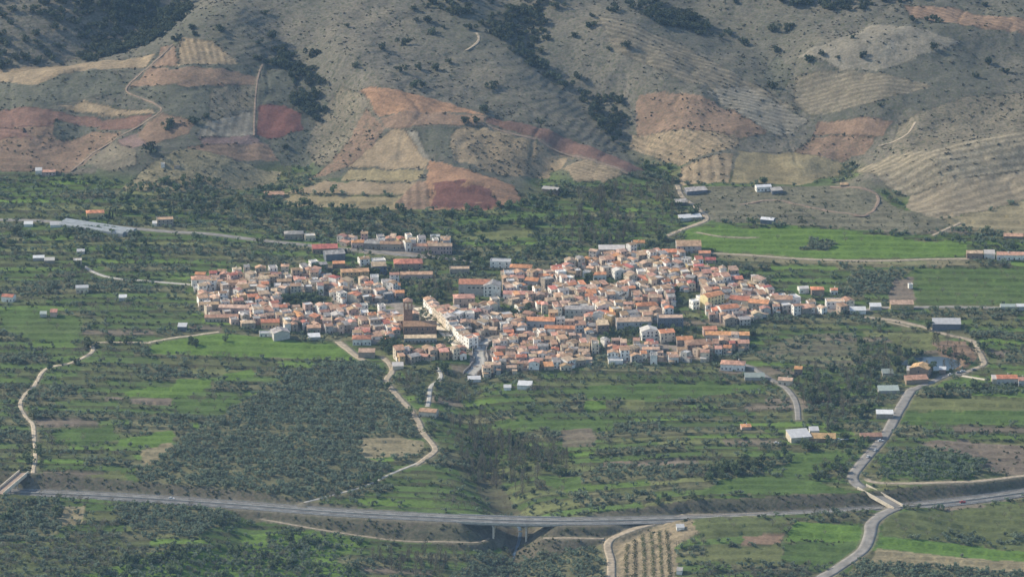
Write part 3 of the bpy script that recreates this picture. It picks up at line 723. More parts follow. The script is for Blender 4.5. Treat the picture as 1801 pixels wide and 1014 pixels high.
put('median_barrier', mb.mesh('median_barrier', M['concrete']), label='long pale concrete barrier down the middle of the motorway', category='barrier')
for o, lab in ((-7.3, 'steel guard rail along the near edge of the motorway'), (7.3, 'steel guard rail along the far edge of the motorway, village side')):
    g = thing('guard_rail', lab, 'guard rail')
    mb = MB(); strip(mb, MW, MW_Z, o, .10, .45, .35); put('rail_beam', mb.mesh('rail_beam', M['steel']), parent=g)
    mb = MB()
    for i in range(0, len(MW), 1):
        p = MW[i]+MWN[i]*(o-.08*np.sign(o)*-1); mb.box(p[0]-.06, p[1]-.06, MW_Z[i]-.1, p[0]+.06, p[1]+.06, MW_Z[i]+.78)
    put('rail_post', mb.mesh('rail_post', M['steel']), parent=g, kind='stuff')

# ------------------------------------------------------------------ viaduct over the stream
def mw_at(s):
    return np.array([np.interp(s, MW_S, MW[:, 0]), np.interp(s, MW_S, MW[:, 1])]), float(np.interp(s, MW_S, MW_Z)), np.array([np.interp(s, MW_S, MWN[:, 0]), np.interp(s, MW_S, MWN[:, 1])])
vi = thing('viaduct', 'grey concrete motorway viaduct crossing the dark stream ravine', 'viaduct', (*mw_at((A0+A1)/2)[0], mw_at((A0+A1)/2)[1]-10))
org = np.array(vi.location)
def slab(name, s0, s1, o0, o1, z0, z1, m, n=8, parent=vi):
    mb = MB(); ss = np.linspace(s0, s1, n+1)
    for a, b in zip(ss[:-1], ss[1:]):
        pa, za, na = mw_at(a); pb, zb, nb = mw_at(b)
        V = []
        for z in (z0, z1):
            for p, zz, nn, o in ((pa, za, na, o0), (pb, zb, nb, o0), (pb, zb, nb, o1), (pa, za, na, o1)): V.append(np.r_[p+nn*o, zz+z]-org)
        mb.add(V, [(0, 1, 5, 4), (1, 2, 6, 5), (2, 3, 7, 6), (3, 0, 4, 7), (4, 5, 6, 7), (3, 2, 1, 0)])
    return put(name, mb.mesh(name, m), parent=parent)
B0, B1 = A0-3, A1+3
slab('deck', B0, B1, -8.4, 8.4, -.75, -.02, M['concrete'])
for o in (-10.55, -.9, .9, 10.55): pass
slab('parapet', B0, B1, -8.38, -8.02, -.018, .95, M['concrete']); slab('parapet', B0, B1, 8.02, 8.38, -.018, .95, M['concrete'])
for o in (-6, -2.1, 2.1, 6): slab('girder', B0+.5, B1-.5, o-.8, o+.8, -2.0, -.76, M['dark_concrete'])
for f in (.34, .68):
    s = A0+(A1-A0)*f; p, z, nn = mw_at(s)
    for o in (-5.2, -1.8, 1.8, 5.2):
        c = np.r_[p+nn*o, 0]; g = float(H(c[0], c[1]))
        mb = MB(); mb.tube(c+[0, 0, g-1.5]-org, c+[0, 0, z-2.9]-org, .75, .65, 10); put('pier', mb.mesh('pier', M['pale_concrete'], True), parent=vi)
    mb = MB(); tdir = np.array([nn[1], -nn[0]])
    a = p-nn*7.2; b = p+nn*7.2
    V = [np.r_[q_+tdir*e, z+zz]-org for zz in (-2.9, -2.02) for q_, e in ((a, -.8), (a, .8), (b, .8), (b, -.8))]
    mb.add(V, [(0, 1, 5, 4), (1, 2, 6, 5), (2, 3, 7, 6), (3, 0, 4, 7), (4, 5, 6, 7), (3, 2, 1, 0)]); put('pier_cap', mb.mesh('pier_cap', M['concrete']), parent=vi)
for s, sg in ((A0-1.2, 1), (A1+1.2, -1)): slab('abutment', s-1.0, s+1.0, -8.1, 8.1, -4.5, -.78, M['concrete'], 1)

# ------------------------------------------------------------------ two road bridges over the motorway
def overpass(label, p0, p1, width, deckm, wallm, lift0=.35, lift1=.35):
    q = W([p0, p1]); a, b = q[0].copy(), q[1].copy(); a[2] += lift0; b[2] += lift1
    v = (b-a)[:2]; L = np.hypot(*v); u = v/L; n = np.array([-u[1], u[0]])
    o = thing('road_bridge', label, 'bridge', tuple((a+b)/2), math.atan2(u[1], u[0]))
    s = (b[2]-a[2])/L
    def bar(name, x0, x1, y0, y1, z0, z1, m):
        V = [(x, y, s*x+z) for z in (z0, z1) for x, y in ((x0, y0), (x1, y0), (x1, y1), (x0, y1))]
        mb = MB(); mb.add(V, [(0, 1, 5, 4), (1, 2, 6, 5), (2, 3, 7, 6), (3, 0, 4, 7), (4, 5, 6, 7), (3, 2, 1, 0)]); put(name, mb.mesh(name, m), parent=o)
    h = width/2
    bar('deck', -L/2, L/2, -h, h, -1.0, 0, deckm)
    bar('parapet', -L/2, L/2, -h-.55, -h+.02, -1.25, 1.6, wallm); bar('parapet', -L/2, L/2, h-.02, h+.55, -1.25, 1.6, wallm)
    for gy in (-h*.55, h*.55): bar('girder', -L/2+1, L/2-1, gy-.5, gy+.5, -2.0, -1.01, M['dark_concrete'])
    for fx in (-.14, .14):
        for gy in (-h*.55, h*.55):
            wx, wy = (a+b)[:2]/2+u*fx*L+n*gy; g = float(H(wx, wy))-o.location.z
            mb = MB(); mb.tube((fx*L, gy, g-1), (fx*L, gy, s*fx*L-2.01), .5, .5, 10); put('column', mb.mesh('column', M['concrete'], True), parent=o)
    return o
overpass('pale concrete bridge carrying the country lane over the motorway cutting', (1516, 857), (1580, 893), 9.0, M['old_asphalt'], M['pale_concrete'])
overpass('brown decked farm bridge over the motorway at the photo edge', (42, 831), (-2, 868), 7.0, mat('bridge_deck_dirt', (.36, .27, .20), .95, .1, .3), M['pale_concrete'])

# ------------------------------------------------------------------ pond and stream
wm = bpy.data.materials.new('pond_water'); wm.use_nodes = True; b = wm.node_tree.nodes['Principled BSDF']
b.inputs['Base Color'].default_value = (.065, .095, .12, 1); b.inputs['Roughness'].default_value = .3
_n = wm.node_tree.nodes.new('ShaderNodeTexNoise'); _n.inputs['Scale'].default_value = .8; _b = wm.node_tree.nodes.new('ShaderNodeBump'); _b.inputs['Strength'].default_value = .25
wm.node_tree.links.new(_n.outputs[0], _b.inputs['Height']); wm.node_tree.links.new(_b.outputs[0], b.inputs['Normal'])
c = POND.mean(0); pts = [(*(c+(p-c)*1.05), POND_Z) for p in POND]
put('pond_water', mesh('pond_water', pts, [tuple(range(len(pts)))], wm), kind='structure')
q = smooth_line(RIV[:int(len(RIV)*.34)], 5); zz = H(q[:, 0], q[:, 1])
ribbon(q, zz-5, 2.6, 'stream_water', wm, .12, kind='structure')

# concrete stream channel at the foot of the village: floor and side walls
chq = smooth_line(W([(862, 596), (848, 606), (843, 622), (846, 636), (836, 650), (826, 662)])[:, :2], 3); chz = H(chq[:, 0], chq[:, 1])
ribbon(chq, chz, 9, 'stream_bed', M['concrete'], .14, kind='structure')
tt_ = np.gradient(chq, axis=0); tt_ /= np.hypot(tt_[:, 0], tt_[:, 1])[:, None]; nn_ = np.stack([-tt_[:, 1], tt_[:, 0]], 1)
for sg, lab in ((1, 'grey concrete retaining wall on the church side of the dry stream channel'), (-1, 'grey concrete retaining wall on the far side of the dry stream channel')):
    mb = MB(); V = []; F = []
    for i in range(len(chq)):
        for o, hgt in ((5.2, -1), (5.2, 2.6), (5.8, 2.6), (5.8, -1)): V.append((*(chq[i]+nn_[i]*sg*o), chz[i]+hgt))
    for i in range(len(chq)-1):
        for j in range(4): F.append((i*4+j, i*4+(j+1) % 4, i*4+4+(j+1) % 4, i*4+4+j))
    mb.add(V, F); put('retaining_wall', mb.mesh('retaining_wall', M['dark_concrete']), label=lab, category='wall')
# ------------------------------------------------------------------ houses
WALLC = dict(white=(.80, .76, .68), cream=(.62, .53, .40), tan=(.44, .35, .26), grey=(.46, .43, .39), pink=(.55, .40, .33), ochre=(.58, .43, .22), brown=(.30, .22, .16), slate=(.16, .17, .19), yellow=(.72, .60, .32), stone=(.33, .28, .22))
ROOFC = dict(brown=(.40, .25, .155), tan=(.49, .345, .23), orange=(.56, .255, .125), red=(.46, .18, .12), grey=(.33, .30, .27), pale=(.50, .46, .41), white=(.56, .55, .53), rose=(.49, .275, .185), rust=(.48, .31, .15), green=(.30, .34, .30))
MW_ = {k: mat(k+'_wall', v, .95, .10, .5, rand=.14) for k, v in WALLC.items()}
MR_ = {k: mat(k+'_roof', v, .9, .06 if k in ('white', 'green', 'pale') else .18, .45, rand=.24, stretch=(1, .5, 1)) for k, v in ROOFC.items()}
ROOFN = dict(brown='brown tile', tan='tan tile', orange='orange tile', red='red tile', grey='grey', pale='pale', white='white', rose='rosy tile', rust='rust coloured', green='pale green')
def win_mesh(name, w, h, door=False):
    mb = MB(); f = .09
    mb.box(-w/2, -.03, 0, w/2, .02, h, 0)                                   # pane
    for x0, x1, z0, z1 in ((-w/2-f, -w/2, -f, h+f), (w/2, w/2+f, -f, h+f), (-w/2, w/2, h, h+f)) + (() if door else ((-w/2, w/2, -f, 0),)):
        mb.box(x0, -.09, z0, x1, .02, z1, 1)
    return mb.mesh(name, [M['wood'] if door else M['glass'], M['frame']])
WIN = {'s': win_mesh('window', .95, 1.25), 't': win_mesh('window', .9, 1.9), 'b': win_mesh('window', 2.0, 1.4), 'd': win_mesh('door', 1.1, 2.1, True), 'g': win_mesh('door', 2.6, 2.5, True)}
HOUSES = []        # x, y, rz, w, d for overlap tests and masks
INFO = []          # things to label afterwards
def roof_mesh(kind, w, d, h, rise, o=.35, th=.22):
    mb = MB()
    if kind == 'gx':
        e = o*rise/(d/2)
        P = [(-d/2-o, h-e), (0, h+rise), (d/2+o, h-e), (d/2+o, h-e+th), (0, h+rise+th), (-d/2-o, h-e+th)]
        V = [(x, y, z) for x in (-w/2-o*.6, w/2+o*.6) for y, z in P]
    elif kind == 'gy':
        e = o*rise/(w/2)
        P = [(-w/2-o, h-e), (0, h+rise), (w/2+o, h-e), (w/2+o, h-e+th), (0, h+rise+th), (-w/2-o, h-e+th)]
        V = [(x, y, z) for y in (d/2+o*.6, -d/2-o*.6) for x, z in P]
    if kind in ('gx', 'gy'):
        F = [(0, 1, 4, 5), (1, 2, 3, 4), (11, 10, 7, 6), (10, 9, 8, 7), (5, 4, 10, 11), (4, 3, 9, 10), (1, 0, 6, 7), (2, 1, 7, 8), (0, 5, 11, 6), (3, 2, 8, 9)]
        mb.add(V, F)
    elif kind == 'hip':
        a, b = w/2+o, d/2+o; r = max(0.0, w/2-d/2)
        V = [(-a, -b, h), (a, -b, h), (a, b, h), (-a, b, h), (-a, -b, h+th), (a, -b, h+th), (a, b, h+th), (-a, b, h+th)]
        if w >= d: V += [(-r-.01, 0, h+rise+th), (r+.01, 0, h+rise+th)]; F = [(4, 5, 9, 8), (5, 6, 9), (6, 7, 8, 9), (7, 4, 8)]
        else:
            r = d/2-w/2; V += [(0, -r-.01, h+rise+th), (0, r+.01, h+rise+th)]; F = [(4, 5, 8), (5, 6, 9, 8), (6, 7, 9), (7, 4, 8, 9)]
        mb.add(V, F+[(0, 1, 5, 4), (1, 2, 6, 5), (2, 3, 7, 6), (3, 0, 4, 7), (3, 2, 1, 0)])
    elif kind == 'mono':                                                    # falls towards the front
        V = [(x, y, z) for x in (-w/2-o*.6, w/2+o*.6) for y, z in ((-d/2-o, h-.1), (d/2+o, h+rise+.1), (d/2+o, h+rise+.1+th), (-d/2-o, h-.1+th))]
        mb.add(V, [(0, 1, 2, 3), (7, 6, 5, 4), (3, 2, 6, 7), (1, 0, 4, 5), (0, 3, 7, 4), (2, 1, 5, 6)])
    else:                                                                   # flat slab inside a parapet
        mb.box(-w/2+.22, -d/2+.22, h-.12, w/2-.22, d/2-.22, h+.02, 0, False)
    return mb
def wall_mesh(kind, w, d, h, rise, base=2.5):
    mb = MB(); x, y = w/2, d/2
    V = [(-x, -y, -base), (x, -y, -base), (x, y, -base), (-x, y, -base), (-x, -y, h), (x, -y, h), (x, y, h), (-x, y, h)]
    if kind == 'gx': V += [(-x, 0, h+rise), (x, 0, h+rise)]; F = [(0, 1, 5, 4), (1, 2, 6, 9, 5), (2, 3, 7, 6), (3, 0, 4, 8, 7)]
    elif kind == 'gy': V += [(0, -y, h+rise), (0, y, h+rise)]; F = [(0, 1, 5, 8, 4), (1, 2, 6, 5), (2, 3, 7, 9, 6), (3, 0, 4, 7)]
    elif kind == 'mono': V[6] = (x, y, h+rise); V[7] = (-x, y, h+rise); F = [(0, 1, 5, 4), (1, 2, 6, 5), (2, 3, 7, 6), (3, 0, 4, 7)]
    elif kind == 'flat':
        p = .55; t = .2
        V = [(a, b, z) for z in (-base, h+p) for a, b in ((-x, -y), (x, -y), (x, y), (-x, y))]
        V += [(a, b, z) for z in (h+p, h) for a, b in ((-x+t, -y+t), (x-t, -y+t), (x-t, y-t), (-x+t, y-t))]
        F = [(0, 1, 5, 4), (1, 2, 6, 5), (2, 3, 7, 6), (3, 0, 4, 7)]
        for i in range(4):
            j = (i+1) % 4; F += [(4+i, 4+j, 8+j, 8+i), (8+i, 8+j, 12+j, 12+i)]
    else: F = [(0, 1, 5, 4), (1, 2, 6, 5), (2, 3, 7, 6), (3, 0, 4, 7)]
    mb.add(V, F); return mb
def windows(root, w, d, h, front=None, left=None, right=None, r=random, big=False, door=True):
    st = max(1, int(h/2.75))
    for s in range(st):
        z = .95+s*(h/st)
        for face, length, lim in (('f', w, front), ('l', d, left), ('r', d, right)):
            n = int(length/2.9) if lim is None else lim
            if n <= 0: continue
            for i in range(n):
                if r.random() < .16: continue
                u = (i+.5)/n*length-length/2+r.uniform(-.2, .2)
                key = 's'
                zz = z
                if s == 0 and face == 'f' and door and i == n//2: key = 'd'; zz = 0
                elif s > 0 and r.random() < .3: key = 't'; zz = z-.6
                elif big and r.random() < .5: key = 'b'
                loc, rz = {'f': ((u, -d/2, zz), 0), 'l': ((-w/2, u, zz), -math.pi/2), 'r': ((w/2, u, zz), math.pi/2)}[face]
                put('door' if key == 'd' else 'window', WIN[key], loc, rz, root)
def house(x, y, rz, w, d, h, wall, rk, rc, name='house', cat='house', rise=None, base=None, front=None, left=None, right=None, chimney=None, annex=None, label=None, group=None, z=None, big=False, door=True, seed=None, win=True):
    r = random.Random(int(x*13+y*7) if seed is None else seed)
    c, s = math.cos(rz), math.sin(rz)
    cs = [(x+c*a*w/2-s*b*d/2, y+s*a*w/2+c*b*d/2) for a in (-1, 1) for b in (-1, 1)]
    g = [float(H(*p)) for p in cs]
    z0 = (min(g)*.5+float(np.mean(g))*.5) if z is None else z
    if rise is None: rise = {'gx': d/2*.30, 'gy': w/2*.30, 'hip': min(w, d)/2*.34, 'mono': d*.14, 'flat': 0}[rk]
    if name == 'house' and rk in ('flat', 'mono'): name = 'flat_roofed_house' if rk == 'flat' else 'lean_to_house'
    if name == 'house' and rk in ('gy', 'hip'): name = 'gable_fronted_house' if rk == 'gy' else 'hip_roofed_house'
    root = thing(name, label or '', cat, (x, y, z0), rz, group)
    put('wall', wall_mesh(rk, w, d, h, rise).mesh('wall', MW_[wall]), parent=root)
    ro = put('roof', roof_mesh(rk, w, d, h, rise).mesh('roof', MR_[rc]), parent=root)
    if win: windows(root, w, d, h, front, left, right, r, big, door)
    if chimney if chimney is not None else (rk != 'mono' and r.random() < .55):
        px = r.uniform(-.3, .3)*w; py = r.uniform(-.25, .3)*d; top = h+rise+.75
        mb = MB(); mb.box(px-.32, py-.32, h-.4, px+.32, py+.32, top); mb.box(px-.42, py-.42, top+.001, px+.42, py+.42, top+.12)
        put('chimney', mb.mesh('chimney', MW_[wall if r.random() < .6 else 'white']), parent=ro)
    if annex:
        aw, ad, ah, ax, ay, ak, awl, arc = annex
        sub = put('annex', None, (ax, ay, 0), 0, root)
        put('wall', wall_mesh(ak, aw, ad, ah, ad*.12 if ak == 'mono' else ad*.15).mesh('wall', MW_[awl]), parent=sub)
        put('roof', roof_mesh(ak, aw, ad, ah, ad*.12 if ak == 'mono' else ad*.15).mesh('roof', MR_[arc]), parent=sub)
    HOUSES.append((x, y, rz, w+.5, d+.5))
    INFO.append(dict(o=root, wall=wall, rc=rc, rk=rk, h=h, w=w, d=d, x=x, y=y, z=z0, labelled=bool(label)))
    return root
def hp(x0, x1, yb, h, d, ang, wall, rk, rc, **kw):
    """a house from the photo: left and right end and foot of its front in photo pixels; height and depth in metres"""
    q = W([((x0+x1)/2, yb)])[0]; rz = math.radians(ang)
    dist = math.hypot(q[1], CAM_H-q[2]); w = max(3.0, (x1-x0)*dist/FPX/max(.5, math.cos(rz))-abs(math.sin(rz))*d*.6)
    x = q[0]-math.sin(rz)*d/2; y = q[1]+math.cos(rz)*d/2
    return house(x, y, rz, w, d, h, wall, rk, rc, **kw)

# ---- church: brick nave and tall square tower
M['nave_tile'] = mat('nave_roof_tile', (.36, .215, .125), .9, .14, .5)
def church():
    q = W([(738, 591)])[0]; rz = math.radians(3); g = q[2]
    root = thing('church', 'brick church with a tall square bell tower, highest building in the village', 'church', (q[0], q[1]+9, g), rz)
    L, D, h = 27, 12, 7.6
    put('nave_wall', wall_mesh('gx', L, D, h, 2.6).mesh('nave_wall', M['brick']), parent=root)
    put('nave_roof', roof_mesh('gx', L, D, h, 2.6, .5, .3).mesh('nave_roof', M['nave_tile']), parent=root)
    for i in range(6): put('window', WIN['t'], (-L/2+2.5+i*4.3, -D/2, 4.2), 0, root)
    put('door', WIN['g'], (2, -D/2, 0), 0, root)
    mb = MB(); tw = 7.2; tx, ty = -L/2+4.2, D/2+tw/2-1.0; H1 = 25.0
    t = put('tower', None, (tx, ty, 0), 0, root)
    mb.box(-tw/2, -tw/2, -2, tw/2, tw/2, 18.5); put('shaft', mb.mesh('shaft', M['brick']), parent=t)
    mb = MB(); p = .95
    for sx in (-1, 1):
        for sy in (-1, 1): mb.box(sx*(tw/2-p) if sx > 0 else -tw/2, sy*(tw/2-p) if sy > 0 else -tw/2, 18.72, tw/2 if sx > 0 else -tw/2+p, tw/2 if sy > 0 else -tw/2+p, H1-1.0)
    for a in range(4):
        c, s = [(1, 0), (0, 1), (-1, 0), (0, -1)][a]
        e = .5; n0 = (c*(tw/2-.45), s*(tw/2-.45))
        if c: mb.box(n0[0]-e*.8, -.45, 18.72, n0[0]+e*.8, .45, H1-1.0)
        else: mb.box(-.45, n0[1]-e*.8, 18.72, .45, n0[1]+e*.8, H1-1.0)
    mb.box(-tw/2, -tw/2, H1-.999, tw/2, tw/2, H1); bel = mb.mesh('belfry', M['brick']); put('belfry', bel, parent=t)
    mb = MB(); mb.box(-tw/2-.35, -tw/2-.35, 18.501, tw/2+.35, tw/2+.35, 18.719); put('cornice', mb.mesh('cornice', M['stone']), parent=t)
    mb = MB(); mb.box(-tw/2-.4, -tw/2-.4, H1+.001, tw/2+.4, tw/2+.4, H1+.3); put('cornice', mb.mesh('cornice', M['stone']), parent=t)
    mb = MB(); a = tw/2+.3; mb.add([(-a, -a, 0), (a, -a, 0), (a, a, 0), (-a, a, 0), (0, 0, 2.4)], [(0, 1, 4), (1, 2, 4), (2, 3, 4), (3, 0, 4), (3, 2, 1, 0)])
    put('tower_roof', mb.mesh('tower_roof', MR_['brown']), (0, 0, H1+.31), 0, t)
    mb = MB(); mb.tube((0, 0, 0), (0, 0, 2.2), .06, .05, 5); mb.box(-.45, -.05, 1.4, .45, .05, 1.55); put('cross', mb.mesh('cross', M['steel']), (0, 0, H1+2.6), 0, t)
    mb = MB(); mb.tube((0, 0, 0), (0, 0, .9), .75, .35, 10); mb.tube((0, 0, .9), (0, 0, 1.15), .35, .1, 10); put('bell', mb.mesh('bell', M['wood'], True), (0, -1.6, 20.2), 0, t)
    for sy in (-1,):
        pass
    cols = HOUSES; cols.append((q[0], q[1]+9, rz, L+1, D+1)); cols.append((q[0]+tx, q[1]+9+ty, rz, tw+1, tw+1))
    # sacristy in front
    hp(711, 768, 602, 4.2, 6, 3, 'grey', 'mono', 'tan', name='church_annex', cat='annex building', label='grey plastered annex with a lean-to roof against the church front', left=1)
church()
# ---- school: long grey-white building with a red roof and four dark windows, whiter wing beside it
def school():
    o = hp(806, 862, 519, 10.0, 15, -3, 'grey', 'gx', 'red', name='school', cat='school', label='long pale school with a red roof and four dark windows in a row', win=False, chimney=False, rise=1.9)
    w = INFO[-1]['w']
    for i in range(4): put('window', WIN['b'], (-w*.16+i*3.7, -7.5, 6.3), 0, o)
    for i in range(3): put('window', WIN['b'], (w/2, -4+i*4, 1.2), math.pi/2, o)
    put('door', WIN['g'], (-w*.38, -7.5, 0), 0, o)
    hp(850, 881, 522, 9.2, 13, -3, 'white', 'gy', 'grey', name='school_wing', cat='school wing', label='white gabled wing at the end of the long red roofed school', big=True, chimney=False)
school()
# ---- houses that stand out in the photo
P = hp
P(337, 372, 503, 6.4, 10, 8, 'white', 'hip', 'rose', front=5); P(351, 368, 529, 6.2, 9, 18, 'cream', 'gy', 'brown'); P(350, 386, 546, 5.6, 8, 6, 'tan', 'gx', 'brown', front=4)
P(394, 422, 506, 4.5, 8, 10, 'pink', 'gx', 'rose'); P(384, 438, 549, 4.6, 9, -4, 'pink', 'gx', 'tan', front=7); P(360, 420, 566, 4.0, 9, 4, 'tan', 'gx', 'rose'); P(424, 450, 578, 4.5, 8, 10, 'tan', 'hip', 'tan')
P(487, 513, 506, 5.5, 8, 5, 'stone', 'gx', 'brown'); P(546, 562, 473, 6.5, 7, 22, 'white', 'flat', 'pale'); P(562, 578, 475, 5, 8, 22, 'stone', 'gx', 'grey')
P(549, 595, 446, 4.5, 14, 6, 'brown', 'gx', 'red'); P(572, 609, 459, 6.2, 12, 14, 'slate', 'gx', 'grey', win=False); P(585, 607, 472, 4.5, 8, 4, 'brown', 'gx', 'orange')
P(600, 650, 490, 6.2, 10, 8, 'ochre', 'gx', 'rust', front=7); P(654, 681, 483, 7.0, 9, 10, 'slate', 'mono', 'tan', front=4); P(632, 652, 466, 6, 8, 18, 'white', 'gx', 'brown'); P(655, 680, 467, 5, 8, 14, 'white', 'flat', 'pale')
P(642, 658, 509, 5, 8, 12, 'white', 'gx', 'orange'); P(546, 568, 511, 8, 8, 18, 'cream', 'flat', 'grey'); P(459, 492, 576, 4.8, 10, 4, 'ochre', 'gx', 'orange'); P(620, 653, 607, 5.0, 11, 2, 'white', 'hip', 'red')
P(624, 651, 590, 5.0, 8, 2, 'pink', 'gx', 'rose'); P(584, 606, 570, 6.8, 10, 14, 'cream', 'gy', 'pale', big=True); P(533, 560, 566, 4.6, 9, 8, 'grey', 'gx', 'grey'); P(540, 565, 585, 4.5, 9, 6, 'stone', 'gx', 'rose')
P(480, 512, 597, 6.0, 12, 16, 'grey', 'gy', 'grey', win=False, name='barn', cat='barn'); P(456, 488, 592, 3.2, 7, 5, 'white', 'flat', 'white', name='shed', cat='shed'); P(542, 564, 597, 2.6, 7, 8, 'grey', 'mono', 'white', name='shed', cat='shed', win=False)
P(630, 659, 629, 4.8, 7, -3, 'stone', 'mono', 'tan', name='shed', cat='shed', win=False)
P(712, 725, 441, 8.0, 8, 20, 'white', 'gx', 'tan'); P(726, 752, 441, 4.5, 8, 5, 'grey', 'gx', 'rose'); P(753, 795, 447, 7.0, 9, 0, 'pink', 'gx', 'tan', front=8); P(693, 744, 475, 5.6, 14, 4, 'brown', 'hip', 'red', front=5)
P(704, 761, 490, 4.2, 9, 2, 'pink', 'gx', 'rose', front=5); P(675, 694, 531, 6.5, 8, 14, 'slate', 'flat', 'grey'); P(695, 712, 524, 5, 8, 6, 'pink', 'gx', 'orange'); P(798, 836, 537, 7.0, 11, 6, 'tan', 'hip', 'rose', front=5)
P(861, 898, 471, 6.0, 9, -6, 'white', 'flat', 'white', front=3); P(896, 935, 479, 5.0, 10, -4, 'grey', 'hip', 'orange'); P(921, 947, 503, 4.6, 10, -16, 'grey', 'gx', 'orange'); P(944, 972, 497, 4.6, 10, -16, 'grey', 'gx', 'orange')
P(966, 990, 485, 4.6, 10, -16, 'tan', 'gx', 'red'); P(884, 936, 527, 4.8, 10, -5, 'white', 'gx', 'rose', front=6); P(791, 826, 481, 4.5, 9, 2, 'stone', 'flat', 'tan', front=5); P(897, 922, 497, 3.8, 9, 0, 'grey', 'hip', 'rose')
P(1053, 1099, 447, 4.0, 9, 0, 'stone', 'mono', 'pale', win=False); P(1165, 1199, 453, 4.6, 10, 0, 'cream', 'hip', 'orange', front=5); P(1190, 1234, 444, 6.5, 18, 2, 'grey', 'gx', 'brown', front=5, name='hall', cat='hall'); P(1229, 1250, 452, 3.6, 8, 0, 'pink', 'gx', 'red'); P(1240, 1259, 462, 3, 8, 0, 'pink', 'gx', 'red')
P(1043, 1067, 493, 5, 8, 6, 'white', 'gx', 'orange'); P(1080, 1100, 491, 7.5, 8, 20, 'white', 'gy', 'pale'); P(1121, 1137, 487, 5.0, 8, 10, 'white', 'flat', 'pale'); P(1138, 1156, 486, 5.5, 8, 10, 'white', 'gx', 'tan'); P(1114, 1134, 434, 3.8, 8, 0, 'cream', 'gx', 'orange')
P(993, 1044, 560, 7.5, 11, -4, 'grey', 'gx', 'grey', front=6); P(1050, 1081, 553, 8.0, 10, 14, 'white', 'gy', 'tan', big=True); P(1032, 1074, 562, 4.5, 11, 4, 'white', 'hip', 'orange'); P(1084, 1146, 580, 7.5, 12, 4, 'grey', 'gx', 'tan', front=8)
P(1157, 1202, 578, 9, 11, 2, 'slate', 'flat', 'tan', front=6); P(1050, 1072, 587, 8, 9, 8, 'brown', 'mono', 'tan', big=True); P(1128, 1159, 599, 8.5, 10, 10, 'white', 'gy', 'pale', big=True); P(1160, 1189, 602, 8.5, 10, 16, 'cream', 'gx', 'orange'); P(1190, 1220, 609, 5.4, 10, 6, 'stone', 'gx', 'orange')
P(1207, 1256, 618, 5.6, 14, 10, 'brown', 'hip', 'brown'); P(1078, 1106, 623, 5, 9, 2, 'brown', 'gx', 'red'); P(1120, 1159, 549, 5.2, 10, 12, 'cream', 'hip', 'orange'); P(1217, 1232, 544, 7, 7, 26, 'white', 'flat', 'white', big=True); P(1229, 1243, 538, 8, 7, 26, 'white', 'flat', 'white')
P(957, 1011, 588, 5.4, 9, -4, 'pink', 'gx', 'orange', front=9); P(925, 976, 575, 5.2, 11, -5, 'grey', 'gx', 'orange', front=5); P(1241, 1277, 544, 11.5, 10, 36, 'yellow', 'gx', 'orange', left=0); P(1266, 1303, 558, 8, 11, 20, 'white', 'gx', 'orange', left=1)
P(1280, 1318, 541, 7.2, 12, -17, 'cream', 'gx', 'orange', front=4); P(1314, 1352, 548, 7.2, 11, -15, 'cream', 'gx', 'orange', front=5); P(1274, 1298, 573, 6, 9, 12, 'stone', 'gy', 'tan'); P(1300, 1321, 573, 5.5, 9, 10, 'grey', 'gx', 'grey')
P(1362, 1394, 541, 7.0, 12, -4, 'grey', 'gx', 'brown', win=False); P(1392, 1411, 540, 8.0, 10, 24, 'white', 'flat', 'white'); P(1395, 1434, 550, 4.5, 10, 3, 'white', 'hip', 'rose', front=5); P(1453, 1486, 543, 6, 10, 4, 'white', 'flat', 'tan', front=4); P(1485, 1505, 542, 6.2, 10, 20, 'cream', 'gy', 'rose')
P(1495, 1523, 552, 3.0, 7, 0, 'white', 'mono', 'white', name='shed', cat='shed', win=False); P(1427, 1450, 520, 5, 9, 4, 'brown', 'hip', 'orange'); P(1461, 1474, 519, 4, 7, 4, 'white', 'gx', 'red'); P(1237, 1262, 591, 5.5, 9, 6, 'pink', 'gx', 'red'); P(1240, 1318, 599, 4.6, 10, -3, 'grey', 'gx', 'orange', front=8)
P(1405, 1424, 515, 4, 8, 10, 'white', 'gx', 'pale')
# lane of white houses going down past the church; their sunlit sides face the street
st = smooth_line(W([(735, 541), (757, 560), (780, 582), (802, 604), (822, 618)])[:, :2], 1.0)
k = 0; r9 = random.Random(4)
while k < len(st)-8:
    w_ = r9.uniform(7.5, 11); c_ = st[min(int(k+w_/2), len(st)-1)]; dd_ = st[min(k+8, len(st)-1)]-st[k]; dd_ /= np.hypot(*dd_)+1e-9
    ang = math.atan2(dd_[0], -dd_[1]); dw = r9.uniform(8, 10); n_ = np.array([math.cos(ang), math.sin(ang)])
    pos = c_+n_*(4.6+dw/2)
    house(pos[0], pos[1], ang, dw, w_-.15, r9.uniform(6.2, 8.8), r9.choice(['white', 'white', 'cream']), r9.choice(['gy', 'flat', 'gx']), r9.choice(['rose', 'brown', 'tan', 'pale']), left=2, front=2)
    k += int(w_)
ROADS['main_street'] = dict(line=st[::4], z=H(st[::4, 0], st[::4, 1]), width=7.5)
ribbon(st[::4], H(st[::4, 0], st[::4, 1]), 7.5, 'street', M['pale_concrete'], .2, kind='structure')
